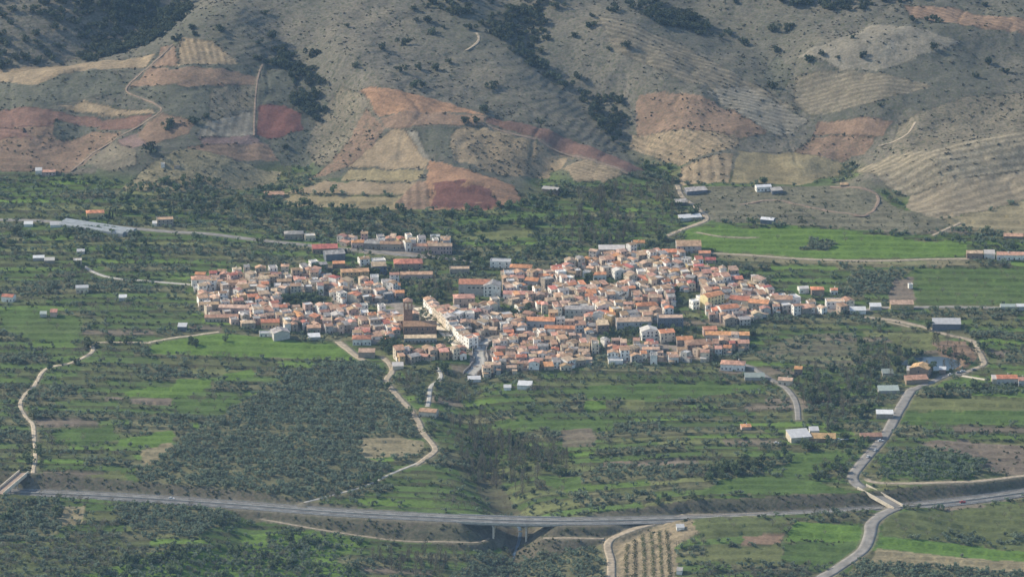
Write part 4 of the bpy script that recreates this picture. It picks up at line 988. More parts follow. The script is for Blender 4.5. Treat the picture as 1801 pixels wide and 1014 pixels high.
# ---- buildings out in the fields and on the slopes
F_ = lambda *a, **k: hp(*a, **k)
F_(152, 184, 383, 4.5, 9, 8, 'ochre', 'hip', 'orange', label='ochre farmhouse with an orange roof beside dark cypresses above the road', name='farmhouse', cat='house')
F_(276, 306, 398, 5.5, 10, 8, 'stone', 'flat', 'brown', label='ruined stone farm building beside the upper road', name='ruin', cat='ruin', win=True, chimney=False)
F_(268, 282, 398, 2.5, 5, 4, 'white', 'mono', 'white', label='small white roofed shed beside the ruined stone farm', name='shed', cat='shed', win=False)
F_(62, 74, 308, 3.6, 7, 4, 'white', 'mono', 'white', label='white walled farm shed at the foot of the left hill', name='shed', cat='shed', win=False)
F_(74, 98, 309, 3.0, 7, 4, 'pink', 'gx', 'rose', label='low rosy roofed farmhouse at the foot of the left hill', name='farmhouse', cat='house')
F_(283, 290, 295, 2.6, 4, 4, 'white', 'flat', 'pale', label='small white ruin with stone heaps on the left hill', name='hut', cat='hut', win=False)
F_(306, 316, 296, 1.6, 4, 4, 'stone', 'flat', 'pale', label='low stone ruin wall on the left hill spur', name='hut', cat='hut', win=False)
F_(464, 500, 348, 2.6, 7, 2, 'stone', 'mono', 'brown', label='low stone hut at the left end of the tan fields', name='hut', cat='hut', win=False)
F_(951, 982, 339, 4.2, 9, -22, 'brown', 'gx', 'pale', label='dark gabled barn below the red field in the middle', name='barn', cat='barn', win=False)
F_(1207, 1246, 342, 3.0, 8, 16, 'slate', 'mono', 'grey', label='long dark barn beside the hill lane', name='barn', cat='barn', win=False)
F_(1187, 1210, 362, 3.0, 7, 4, 'slate', 'mono', 'grey', label='dark shed on the uphill bend of the hill lane', name='shed', cat='shed', win=False)
F_(1195, 1236, 387, 2.6, 7, 14, 'grey', 'mono', 'white', label='white roofed shed in the bend of the hill lane', name='shed', cat='shed', win=False)
F_(1330, 1358, 337, 4.0, 8, 10, 'white', 'gx', 'white', label='white farmhouse below the olive-tan field on the right', name='farmhouse', cat='house')
F_(1357, 1378, 340, 3.0, 7, 14, 'slate', 'mono', 'grey', label='dark outbuilding beside the white farmhouse on the right slope', name='shed', cat='shed', win=False)
F_(1336, 1361, 394, 4.0, 8, -18, 'slate', 'gx', 'white', label='dark barn with a white gabled roof above the green field', name='barn', cat='barn', win=False)
F_(1478, 1492, 328, 1.8, 4, 0, 'stone', 'mono', 'brown', label='tiny stone hut by the looping dirt track', name='hut', cat='hut', win=False)
F_(1700, 1729, 455, 4.5, 9, -2, 'brown', 'gx', 'tan', label='brown farm building at the left end of the right edge row', name='farmhouse', cat='house')
F_(1731, 1750, 455, 4.2, 8, -2, 'white', 'mono', 'pale', label='white shed between two farm buildings by the upper right road', name='shed', cat='shed', win=False)
F_(1753, 1815, 457, 4.6, 10, -3, 'white', 'gx', 'rose', label='long white farm building with a rosy roof at the right edge', name='farmhouse', cat='house', front=7)
F_(1765, 1800, 420, 2.4, 6, -4, 'stone', 'mono', 'brown', label='low stone sheepfold above the right edge farm', name='hut', cat='hut', win=False)
F_(1566, 1607, 545, 5, 8, 0, 'ochre', 'mono', 'tan', label='ochre warehouse beside the plain road right of the village', name='warehouse', cat='warehouse', win=False)
F_(1530, 1550, 545, 3, 7, 0, 'grey', 'mono', 'white', label='grey shed between the village tail and the ochre warehouse', name='shed', cat='shed', win=False)
F_(1760, 1786, 546, 3.5, 8, 0, 'grey', 'gx', 'green', label='pale green roofed shed by the plain road at the right edge', name='shed', cat='shed', win=False)
F_(1788, 1812, 546, 3.5, 8, 0, 'grey', 'gx', 'white', label='white roofed shed by the plain road at the right edge', name='shed', cat='shed', win=False)
F_(1640, 1690, 580, 5, 11, -2, 'slate', 'mono', 'white', label='large dark shed with a white roof above the pond', name='shed', cat='shed', win=False)
F_(1598, 1606, 508, 3.5, 4, 10, 'white', 'flat', 'white', label='small white hut in the brown plot right of the village', name='hut', cat='hut', win=False)
F_(1597, 1634, 664, 7, 13, -20, 'brown', 'gy', 'rust', label='big barn with a rust coloured roof beside the pond', name='barn', cat='barn', front=1)
F_(1594, 1608, 660, 4, 8, -6, 'cream', 'mono', 'pale', label='cream lean-to on the left side of the big pond barn', name='shed', cat='shed', win=False)
F_(1593, 1634, 675, 3.6, 8, 10, 'brown', 'mono', 'rose', label='low brown stable in front of the big pond barn', name='stable', cat='stable', win=False)
F_(1651, 1664, 657, 3.6, 8, -6, 'brown', 'gx', 'white', label='small white roofed shed on the pond bank', name='shed', cat='shed', win=False)
F_(1552, 1572, 663, 2.8, 8, 4, 'grey', 'mono', 'green', label='pale green roofed shed left of the pond barn', name='shed', cat='shed', win=False)
F_(1545, 1582, 692, 3.2, 9, 3, 'grey', 'mono', 'green', label='long pale green roofed shed beside the country lane', name='shed', cat='shed', win=False)
F_(1541, 1571, 735, 4, 7, -2, 'stone', 'mono', 'white', label='stone shed with a white roof beside the country lane', name='shed', cat='shed', win=False)
F_(1753, 1790, 675, 5, 10, 2, 'grey', 'gx', 'orange', label='farmhouse with a bright orange roof at the right edge', name='farmhouse', cat='house')
F_(1745, 1754, 674, 4, 7, 2, 'cream', 'mono', 'pale', label='cream annex house left of the orange roofed farmhouse', name='shed', cat='shed', win=False)
F_(1791, 1820, 677, 4.6, 9, 2, 'grey', 'gx', 'rose', label='rosy roofed farmhouse cut by the right edge', name='farmhouse', cat='house')
F_(1389, 1430, 778, 4.6, 14, 14, 'cream', 'mono', 'white', label='large cream farm shed with a white sheet roof', name='shed', cat='shed', win=False)
F_(1423, 1470, 778, 3.2, 9, -3, 'brown', 'mono', 'rust', label='brown shed with rust coloured sheet roof beside the cream farm shed', name='shed', cat='shed', win=False)
F_(1424, 1441, 764, 3, 7, 4, 'white', 'mono', 'white', label='small white shed behind the cream farm shed', name='shed', cat='shed', win=False)
F_(1514, 1552, 773, 3.4, 9, 4, 'brown', 'gx', 'brown', label='brown shed touching the country lane above the parked cars', name='shed', cat='shed', win=False)
F_(1310, 1345, 669, 3.2, 8, 0, 'grey', 'mono', 'green', label='long shed with a pale green roof by the east lane', name='shed', cat='shed', win=False)
F_(1367, 1394, 677, 4, 8, -12, 'cream', 'gx', 'tan', label='cream hut with a tan roof on the east lane bend', name='farmhouse', cat='house')
F_(1396, 1411, 660, 5, 8, -8, 'brown', 'gx', 'orange', label='small two tier house with orange eaves among the trees', name='farmhouse', cat='house')
F_(1266, 1310, 652, 5, 11, -8, 'white', 'hip', 'rose', label='white farmhouse with a broad rosy roof below the village right end', name='farmhouse', cat='house')
F_(735, 768, 733, 5, 9, -14, 'cream', 'gx', 'rose', label='cream barn with a rosy roof where the two lanes meet', name='barn', cat='barn')
F_(909, 935, 685, 3.4, 8, -8, 'white', 'mono', 'white', label='white shed in the green plots below the village', name='shed', cat='shed', win=False)
F_(886, 899, 686, 2, 5, 0, 'white', 'mono', 'white', label='tiny white shed left of the bigger white field shed', name='shed', cat='shed', win=False)
F_(823, 846, 672, 2.4, 6, 4, 'white', 'mono', 'white', label='low white shed at the mouth of the stream channel', name='shed', cat='shed', win=False)
F_(690, 710, 650, 3, 7, 4, 'cream', 'mono', 'pale', label='cream shed on the grass patch by the river lane', name='shed', cat='shed', win=False)
F_(1070, 1096, 640, 2.6, 8, 4, 'white', 'flat', 'white', label='white flat roofed shed at the village lower edge', name='shed', cat='shed', win=False)
F_(1190, 1204, 932, 2.5, 5, 4, 'white', 'mono', 'white', label='white hut on the bank beside the terraced mound', name='hut', cat='hut', win=False)
F_(1189, 1200, 1008, 2.8, 5, -10, 'white', 'mono', 'grey', label='small white hut at the foot of the terraced mound', name='hut', cat='hut', win=False)
F_(1304, 1322, 756, 2.5, 7, 8, 'pink', 'gx', 'orange', label='low orange roofed hut in the hedged plots', name='hut', cat='hut', win=False)
F_(312, 328, 583, 4, 7, -4, 'slate', 'mono', 'white', label='dark shed with a white roof left of the village', name='shed', cat='shed', win=False)
F_(1, 24, 531, 4.5, 8, -14, 'white', 'gx', 'red', label='white house with a red roof at the left edge', name='farmhouse', cat='house')
F_(133, 156, 515, 4.4, 8, 6, 'cream', 'gx', 'white', label='cream farmhouse with a pale roof in the left orchards', name='farmhouse', cat='house')
F_(209, 223, 529, 3, 6, 2, 'grey', 'mono', 'white', label='small pale hut in the orchards left of the village', name='hut', cat='hut', win=False)
F_(88, 100, 558, 4, 6, -2, 'pink', 'mono', 'rose', label='rosy hut on the left terraces', name='hut', cat='hut', win=False)
F_(70, 82, 558, 2.5, 5, 2, 'grey', 'mono', 'green', label='grey hut left of the rosy hut on the terraces', name='hut', cat='hut', win=False)
F_(129, 144, 466, 4, 7, 4, 'cream', 'flat', 'pale', label='cream flat roofed farm block by the west lane', name='shed', cat='shed')
F_(135, 149, 445, 1.8, 5, 4, 'white', 'mono', 'white', label='white sheet roofed shelter above the cream farm block', name='shed', cat='shed', win=False)
F_(78, 96, 463, 3, 6, 4, 'stone', 'mono', 'pale', label='stone shed in the dirt yard of the left farm', name='shed', cat='shed', win=False)
F_(58, 78, 458, 2.2, 5, 4, 'grey', 'mono', 'white', label='white roofed shed left of the stone shed', name='shed', cat='shed', win=False)
F_(42, 58, 399, 2.2, 6, 4, 'white', 'mono', 'white', label='white shed below the upper road at the left', name='shed', cat='shed', win=False)
F_(88, 108, 400, 2.4, 7, 6, 'white', 'mono', 'white', label='white shed at the left end of the long greenhouses', name='shed', cat='shed', win=False)
F_(500, 534, 421, 4.5, 10, 4, 'stone', 'hip', 'grey', label='stone villa with a grey roof above the upper road', name='farmhouse', cat='house', front=4)
F_(536, 556, 424, 4.5, 8, 10, 'cream', 'flat', 'pale', label='cream block with a roof terrace beside the stone villa', name='farmhouse', cat='house')
F_(618, 640, 436, 4.8, 8, 6, 'pink', 'gx', 'orange', label='pink house at the left end of the upper road row', name='house', cat='house')
F_(640, 668, 438, 5.0, 9, -6, 'stone', 'gx', 'grey', label='stone house with a grey roof in the upper road row', name='house', cat='house')
F_(668, 705, 440, 5.0, 9, -3, 'stone', 'gx', 'brown', label='wide stone house in the middle of the upper road row', name='house', cat='house', front=5)
F_(757, 782, 421, 3.5, 6, 2, 'white', 'flat', 'white', label='white flat block above the terraced pink building', name='house', cat='house')
# ------------------------------------------------------------------ the rest of the village fabric
VILLAGE = [
 ([(344, 492), (400, 484), (470, 482), (540, 474), (600, 496), (660, 500), (676, 520), (735, 540), (740, 560), (706, 575), (690, 604), (640, 604), (610, 585), (560, 584), (500, 582), (460, 578), (420, 572), (372, 560), (350, 545)], .13),
 ([(600, 425), (640, 420), (790, 428), (792, 446), (700, 450), (640, 446), (600, 440)], .0),
 ([(676, 500), (700, 495), (705, 515), (680, 520)], .1),
 ([(890, 470), (920, 488), (1000, 468), (1060, 452), (1110, 440), (1180, 452), (1250, 476), (1330, 494), (1360, 522), (1390, 530), (1385, 545), (1350, 556), (1290, 575), (1250, 560), (1220, 520), (1190, 512), (1180, 560), (1060, 575), (1000, 556), (960, 552), (900, 540), (880, 530)], .18),
 ([(790, 556), (870, 560), (960, 562), (1046, 578), (1052, 600), (1044, 634), (1000, 650), (960, 648), (830, 660), (824, 618), (800, 600)], .10),
 ([(798, 536), (870, 534), (892, 542), (855, 556), (800, 549)], .05),
 ([(742, 541), (800, 546), (850, 556), (880, 562), (826, 590), (800, 572), (770, 556)], .25),
 ([(700, 612), (722, 622), (772, 622), (812, 618), (814, 632), (770, 630), (700, 640)], .1),
 ([(1060, 604), (1128, 602), (1190, 606), (1240, 600), (1320, 596), (1310, 614), (1240, 632), (1080, 640)], .05),
 ([(1360, 524), (1400, 536), (1440, 540), (1500, 544), (1490, 550), (1440, 552), (1380, 552)], 0),
]
VQ = [(W(p)[:, :2], a) for p, a in VILLAGE]
def corners(hh):
    x, y, rz, w, d = hh; c, s = math.cos(rz), math.sin(rz)
    return np.array([(x+c*a*w/2-s*b*d/2, y+s*a*w/2+c*b*d/2) for a, b in ((-1, -1), (1, -1), (1, 1), (-1, 1))])
HC = [corners(h_) for h_ in HOUSES]; HX = [h_[:2] for h_ in HOUSES]
def hits_any(c):
    m = c.mean(0)
    near = [k for k, p in enumerate(HX) if abs(p[0]-m[0]) < 40 and abs(p[1]-m[1]) < 40]
    for k in near:
        o = HC[k]; sep = False
        for poly in (c, o):
            for i in range(2):
                e = poly[i+1]-poly[i]; ax = np.array([-e[1], e[0]])/np.hypot(*e)
                a = c@ax; b = o@ax
                if a.max() < b.min()+.85 or b.max() < a.min()+.85: sep = True; break
            if sep: break
        if not sep: return True
    return False
rv_ = np.random.default_rng(21); rr = random.Random(5)
road_lines = [(ROADS[k]['line'], ROADS[k]['width']) for k in ('west_lane', 'river_lane', 'main_street', 'north_road', 'hill_lane', 'plain_road', 'lane_east')]+[(chq, 14)]
WALLS = ['white']*12+['cream']*6+['tan']*4+['pink']*3+['grey']*3+['stone']*3+['ochre']
ROOFS = ['brown']*8+['tan']*7+['rose']*8+['orange']*4+['grey']*3+['red']
EXCL = [W(p)[:, :2] for p in ([(492, 519), (584, 517), (584, 543), (500, 545)], [(640, 545), (665, 545), (668, 558), (642, 558)], [(725, 533), (790, 538), (795, 508), (718, 512)], [(884, 541), (955, 543), (950, 556), (890, 553)], [(1182, 512), (1240, 512), (1238, 540), (1186, 538)], [(1005, 488), (1108, 490), (1100, 503), (1012, 504)])]
N_FILL = 0
for (q, lean) in VQ:
    lo, hi_ = q.min(0), q.max(0); ca, sa = math.cos(.16), math.sin(.16)
    cand = []
    for v in np.arange(lo[1]-60, hi_[1]+60, 4.2):
        u = lo[0]-60+rv_.uniform(0, 7)
        while u < hi_[0]+60:
            cand.append((u, v+rv_.normal(0, .8))); u += rv_.uniform(3.5, 6.0)
    c = np.array(cand); m0 = c.mean(0)
    c = np.c_[(c[:, 0]-m0[0])*ca-(c[:, 1]-m0[1])*sa+m0[0], (c[:, 0]-m0[0])*sa+(c[:, 1]-m0[1])*ca+m0[1]]
    c = c[inpoly(c[:, 0], c[:, 1], q)]
    dens_hole = vnoise(c[:, 0]/34, c[:, 1]/30, 91)
    for (x, y), ho in zip(c, dens_hole):
        if ho > .33 or any(inpoly(np.array([x]), np.array([y]), e_)[0] for e_ in EXCL): continue
        if any(polyline_info(np.array([x]), np.array([y]), l_)[0][0] < w_/2+4.5 for l_, w_ in road_lines): continue
        wv_ = rv_.uniform(4.6, 9.0); dv = rv_.uniform(5.8, 8.8)
        ang = lean+.09+.5*float(vnoise(x/75, y/60, 95))+rv_.normal(0, .13)
        if rv_.random() < .16: ang += math.pi/2*.5
        cc = corners((x, y, ang, wv_, dv))
        if hits_any(cc): continue
        wall = rr.choice(WALLS); rk = rr.choice(['gx']*9+['gy']*4+['flat']*4+['mono']*4+['hip']); rc = rr.choice(ROOFS)
        if rk == 'flat': rc = rr.choice(['pale', 'tan', 'grey', 'white'])
        h_ = rr.choice([3.4, 4.6, 5.6, 5.8, 6.2, 6.6, 7.4, 8.4])
        ann = None
        if rr.random() < .42:
            aw = wv_*rr.uniform(.4, .7); ad = rr.uniform(2.2, 3.4); ann = (aw, ad, h_*rr.uniform(.4, .6), (wv_-aw)/2*rr.choice([-1, 1])*.98, -dv/2-ad/2+.05, 'mono', rr.choice(['white', 'cream', wall]), rr.choice(['tan', 'rose', 'brown', 'pale']))
        house(x, y, ang, wv_, dv, h_, wall, rk, rc, annex=ann, front=int(wv_/2.8), left=rr.choice([0, 1, 1, 2]), right=rr.choice([0, 0, 1]))
        HC.append(cc); HX.append((x, y)); N_FILL += 1
print('houses', len(INFO), 'fill', N_FILL)

# ---- paving between the houses, gardens out of the way of walls
VMASK = np.zeros((NY, NX), bool)
for (q, _) in VQ:
    lo, hi_ = q.min(0)-3, q.max(0)+3
    i0, i1 = np.searchsorted(GX, [lo[0], hi_[0]]); j0, j1 = np.searchsorted(GY, [lo[1], hi_[1]]); sl = (slice(j0, j1), slice(i0, i1))
    m = inpoly(XX[sl], YY[sl], q); VMASK[sl] |= m
g_ = fbm(XX/14, YY/14, 97, 2)
st_ = VMASK & (g_ < .22)
alb[st_] = np.array([.30, .25, .20])*(1+.25*g_[st_])[:, None]; scrub[st_] = .1
for k in den: den[k][VMASK] = np.where(g_[VMASK] > .22, dict(olive=.4, bare=.8, oak=.25, bush=1.5, poplar=0)[k], .0)
for hh in HOUSES:
    cc = corners((hh[0], hh[1], hh[2], hh[3]+4, hh[4]+4)); lo, hi_ = cc.min(0), cc.max(0)
    i0, i1 = np.searchsorted(GX, [lo[0], hi_[0]]); j0, j1 = np.searchsorted(GY, [lo[1], hi_[1]]); sl = (slice(j0, j1), slice(i0, i1))
    m = inpoly(XX[sl], YY[sl], cc)
    for k in den: den[k][sl][m] = 0
# gardens and tree patches inside the village
for pts, kw in (([(722, 508), (795, 495), (795, 538), (725, 535), (712, 520)], dict(oak=1.2, bush=2, poplar=.5)), ([(885, 541), (955, 545), (950, 556), (890, 552)], dict(oak=1.4, bush=2)), ([(490, 522), (586, 520), (584, 546), (498, 546)], dict(oak=2.2, bush=3)),
                ([(1000, 485), (1110, 488), (1100, 505), (1010, 506)], dict(oak=1.6, bush=2)), ([(1182, 512), (1240, 512), (1238, 538), (1186, 538)], dict(oak=.5, bush=1)), ([(1060, 576), (1240, 580), (1300, 580), (1330, 590), (1060, 596)], dict(oak=1.0, bush=2, bare=.5)),
                ([(640, 468), (700, 478), (700, 492), (600, 492)], dict(oak=1.5, bush=2, poplar=.4)), ([(700, 448), (800, 450), (870, 458), (850, 470), (760, 470), (745, 462)], dict(oak=1.1, bush=2, bare=.5)), ([(670, 600), (705, 600), (700, 625), (675, 625)], dict(oak=1.8, bush=2)), ([(545, 470), (600, 480), (598, 492), (540, 478)], dict(oak=1.2, bush=2))):
    sl, m, _ = area(pts, 2)
    for k in den: 
        if k in kw: den[k][sl][m] = kw[k]
    alb[sl][m] = np.array(C['dull'])*.8
for hh in HOUSES:
    cc = corners((hh[0], hh[1], hh[2], hh[3]+3, hh[4]+3)); lo, hi_ = cc.min(0), cc.max(0)
    i0, i1 = np.searchsorted(GX, [lo[0], hi_[0]]); j0, j1 = np.searchsorted(GY, [lo[1], hi_[1]]); sl = (slice(j0, j1), slice(i0, i1))
    m = inpoly(XX[sl], YY[sl], cc)
    for k in den: den[k][sl][m] = 0
_dp, _, _ = polyline_info(XX, YY, np.vstack([POND, POND[:1]])); _ip = inpoly(XX, YY, POND)
for k in den: den[k][_ip | (_dp < 2)] = 0
_rim = (~_ip) & (_dp < 7) & (_dp > 2); den['poplar'][_rim] = 1.6; den['oak'][_rim & ((XX < POND[:, 0].mean()) | (YY > POND[:, 1].mean()))] = 2.4; den['bush'][_rim] = 4
build_ground()
# ------------------------------------------------------------------ trees
LEAF = {}
def leaf_mat(name, c1, c2, rand=.25):
    m = bpy.data.materials.new(name); m.use_nodes = True; n = m.node_tree.nodes; l = m.node_tree.links
    b = n['Principled BSDF']; b.inputs['Roughness'].default_value = .8; b.inputs['Specular IOR Level'].default_value = .15
    oi = n.new('ShaderNodeObjectInfo'); geo = n.new('ShaderNodeNewGeometry')
    mx = n.new('ShaderNodeMix'); mx.data_type = 'RGBA'; mx.inputs['A'].default_value = (*c1, 1); mx.inputs['B'].default_value = (*c2, 1)
    l.new(geo.outputs['Random Per Island'], mx.inputs['Factor'])
    hs = n.new('ShaderNodeHueSaturation'); mr = n.new('ShaderNodeMapRange'); mr.inputs['To Min'].default_value = 1-rand; mr.inputs['To Max'].default_value = 1+rand
    l.new(oi.outputs['Random'], mr.inputs[0]); l.new(mr.outputs[0], hs.inputs['Value'])
    f = n.new('ShaderNodeMath'); f.operation = 'MULTIPLY'; f.inputs[1].default_value = 5.77; g = n.new('ShaderNodeMath'); g.operation = 'FRACT'
    mr2 = n.new('ShaderNodeMapRange'); mr2.inputs['To Min'].default_value = .5-rand*.08; mr2.inputs['To Max'].default_value = .5+rand*.08
    l.new(oi.outputs['Random'], f.inputs[0]); l.new(f.outputs[0], g.inputs[0]); l.new(g.outputs[0], mr2.inputs[0]); l.new(mr2.outputs[0], hs.inputs['Hue'])
    l.new(mx.outputs['Result'], hs.inputs['Color']); l.new(hs.outputs[0], b.inputs['Base Color'])
    tr = n.new('ShaderNodeBsdfTranslucent'); l.new(hs.outputs[0], tr.inputs['Color']); ms = n.new('ShaderNodeMixShader'); ms.inputs[0].default_value = .38
    l.new(b.outputs[0], ms.inputs[1]); l.new(tr.outputs[0], ms.inputs[2]); l.new(ms.outputs[0], n['Material Output'].inputs['Surface'])
    return m
LEAF['olive'] = leaf_mat('olive_leaf', (.155, .195, .125), (.24, .28, .19))
LEAF['oak'] = leaf_mat('evergreen_leaf', (.085, .118, .058), (.155, .19, .092))
LEAF['hill_oak'] = leaf_mat('holm_oak_leaf', (.06, .076, .046), (.11, .125, .072))
LEAF['bush'] = leaf_mat('shrub_leaf', (.09, .108, .05), (.155, .165, .085), .35)
LEAF['hill_bush'] = leaf_mat('hill_scrub_leaf', (.075, .075, .05), (.135, .125, .085), .35)
LEAF['bare'] = leaf_mat('bare_twig', (.15, .135, .10), (.25, .225, .165))
LEAF['poplar'] = leaf_mat('poplar_twig', (.12, .112, .08), (.20, .19, .13), .3)
LEAF['cypress'] = leaf_mat('cypress_leaf', (.018, .03, .016), (.035, .05, .025))
M['bark'] = mat('bark', (.11, .085, .06), .95, .2, 2)
def crown(kind, seed):
    r = np.random.default_rng(seed); mb = MB(); V = []; F = []
    def leaf(p, s, nrm=None, asp=1.0):
        a = r.normal(size=3); a /= np.linalg.norm(a); b = np.cross(a, r.normal(size=3)); b /= np.linalg.norm(b)+1e-9
        k = len(V); a = a*s; b = b*s*asp
        V.extend([p-a*.5-b*.5, p+a*.5-b*.35, p+a*.4+b*.5, p-a*.5+b*.4]); F.append((k, k+1, k+2, k+3))
    if kind in ('olive', 'oak', 'hill_oak', 'bush', 'hill_bush'):
        R, Rz, zc, n, s = dict(olive=(2.0, 1.5, 2.4, 84, .85), oak=(2.9, 2.6, 3.6, 135, 1.05), hill_oak=(3.6, 2.5, 3.1, 190, 1.15), bush=(1.05, .75, .7, 42, .6), hill_bush=(.95, .5, .45, 36, .55))[kind]
        lobes = [(r.normal(size=3)*[R*.38, R*.38, Rz*.35], r.uniform(.45, .75)) for _ in range(5 if 'bush' not in kind else 3)]
        for _ in range(n):
            c, k = lobes[r.integers(len(lobes))]; v = r.normal(size=3); v /= np.linalg.norm(v); v *= r.uniform(.55, 1.0)
            leaf(np.array([0, 0, zc])+c+v*[R*k, R*k, Rz*k], s*r.uniform(.6, 1.25))
    elif kind == 'bare':
        for _ in range(70):
            v = r.normal(size=3); v /= np.linalg.norm(v); p = np.array([0, 0, 2.5])+v*[1.9, 1.9, 1.4]*r.uniform(.35, 1)
            a = v*[1, 1, .8]+r.normal(size=3)*.35; a[2] = abs(a[2])+.3; a = a/np.linalg.norm(a)*r.uniform(.7, 1.5); b = np.cross(a, r.normal(size=3)); b = b/np.linalg.norm(b)*r.uniform(.05, .13)
            k = len(V); V.extend([p-b, p+b, p+a]); F.append((k, k+1, k+2))
    elif kind == 'poplar':
        for _ in range(120):
            t = r.uniform(0, 1); rad = (1.9*(1-t)**.7+.25)*r.uniform(.3, 1); an = r.uniform(0, 6.28)
            p = np.array([math.cos(an)*rad, math.sin(an)*rad, 1.8+t*6.5]); a = np.array([math.cos(an)*.45, math.sin(an)*.45, 1.0])*r.uniform(.9, 1.7)
            b = np.cross(a, r.normal(size=3)); b = b/np.linalg.norm(b)*r.uniform(.07, .17)
            k = len(V); V.extend([p-b, p+b, p+a]); F.append((k, k+1, k+2))
    elif kind == 'cypress':
        for _ in range(150):
            t = r.uniform(0, 1)**.8; rad = 1.0*min(1, (1-t)*1.8+.12)*r.uniform(.6, 1); an = r.uniform(0, 6.28)
            leaf(np.array([math.cos(an)*rad, math.sin(an)*rad, .6+t*9.5]), .7, asp=1.3)
    return mesh('crown', V, F, LEAF[kind])
def trunk(kind, seed):
    r = random.Random(seed); mb = MB()
    hgt, rad = dict(olive=(1.7, .22), oak=(2.4, .28), hill_oak=(1.9, .3), bush=(.4, .06), hill_bush=(.3, .05), bare=(1.5, .16), poplar=(6.5, .2), cypress=(1.2, .18))[kind]
    mb.tube((0, 0, -.5), (0, 0, hgt), rad, rad*.6, 6, cap=False)
    if kind != 'poplar':
        for k in range(3):
            a = k*2.1+r.uniform(-.4, .4); L = hgt*.75
            mb.tube((0, 0, hgt*.85), (math.cos(a)*L*.7, math.sin(a)*L*.7, hgt+L*.7), rad*.5, rad*.2, 5, cap=False)
    return mesh('trunk', mb.V, mb.F, M['bark'])
CR = {k: [crown(k, i*7+3) for i in range(3)] for k in LEAF}; TR = {k: [trunk(k, i) for i in range(2)] for k in LEAF}

def scatter(kind, field, smin, smax, jit, seed, rot=.30):
    r = np.random.default_rng(seed); mx = float(field.max()); s = math.sqrt(100/mx)
    us = np.arange(-900, 900, s); vs = np.arange(-1300, 1300, s); U, Vv = np.meshgrid(us, vs)
    X = U*math.cos(rot)-Vv*math.sin(rot); Y = U*math.sin(rot)+Vv*math.cos(rot)+3950
    X = (X+r.normal(0, jit*s, X.shape)).ravel(); Y = (Y+r.normal(0, jit*s, Y.shape)).ravel()
    m = (np.abs(X) < 590) & (Y > 3050) & (Y < 4880); X, Y = X[m], Y[m]
    m = r.random(len(X)) < near_of(field, X, Y)/mx; X, Y = X[m], Y[m]
    Z = H(X, Y)-.08; px, py = proj(X, Y, Z)
    m = (px > -60) & (px < 1861) & (py > -30) & (py < 1060); X, Y, Z, px, py = X[m], Y[m], Z[m], px[m], py[m]
    return dict(kind=kind, x=X, y=Y, z=Z, px=px, py=py, s=r.uniform(smin, smax, len(X)), a=r.uniform(0, 6.28, len(X)), v=r.integers(0, 3, len(X)))
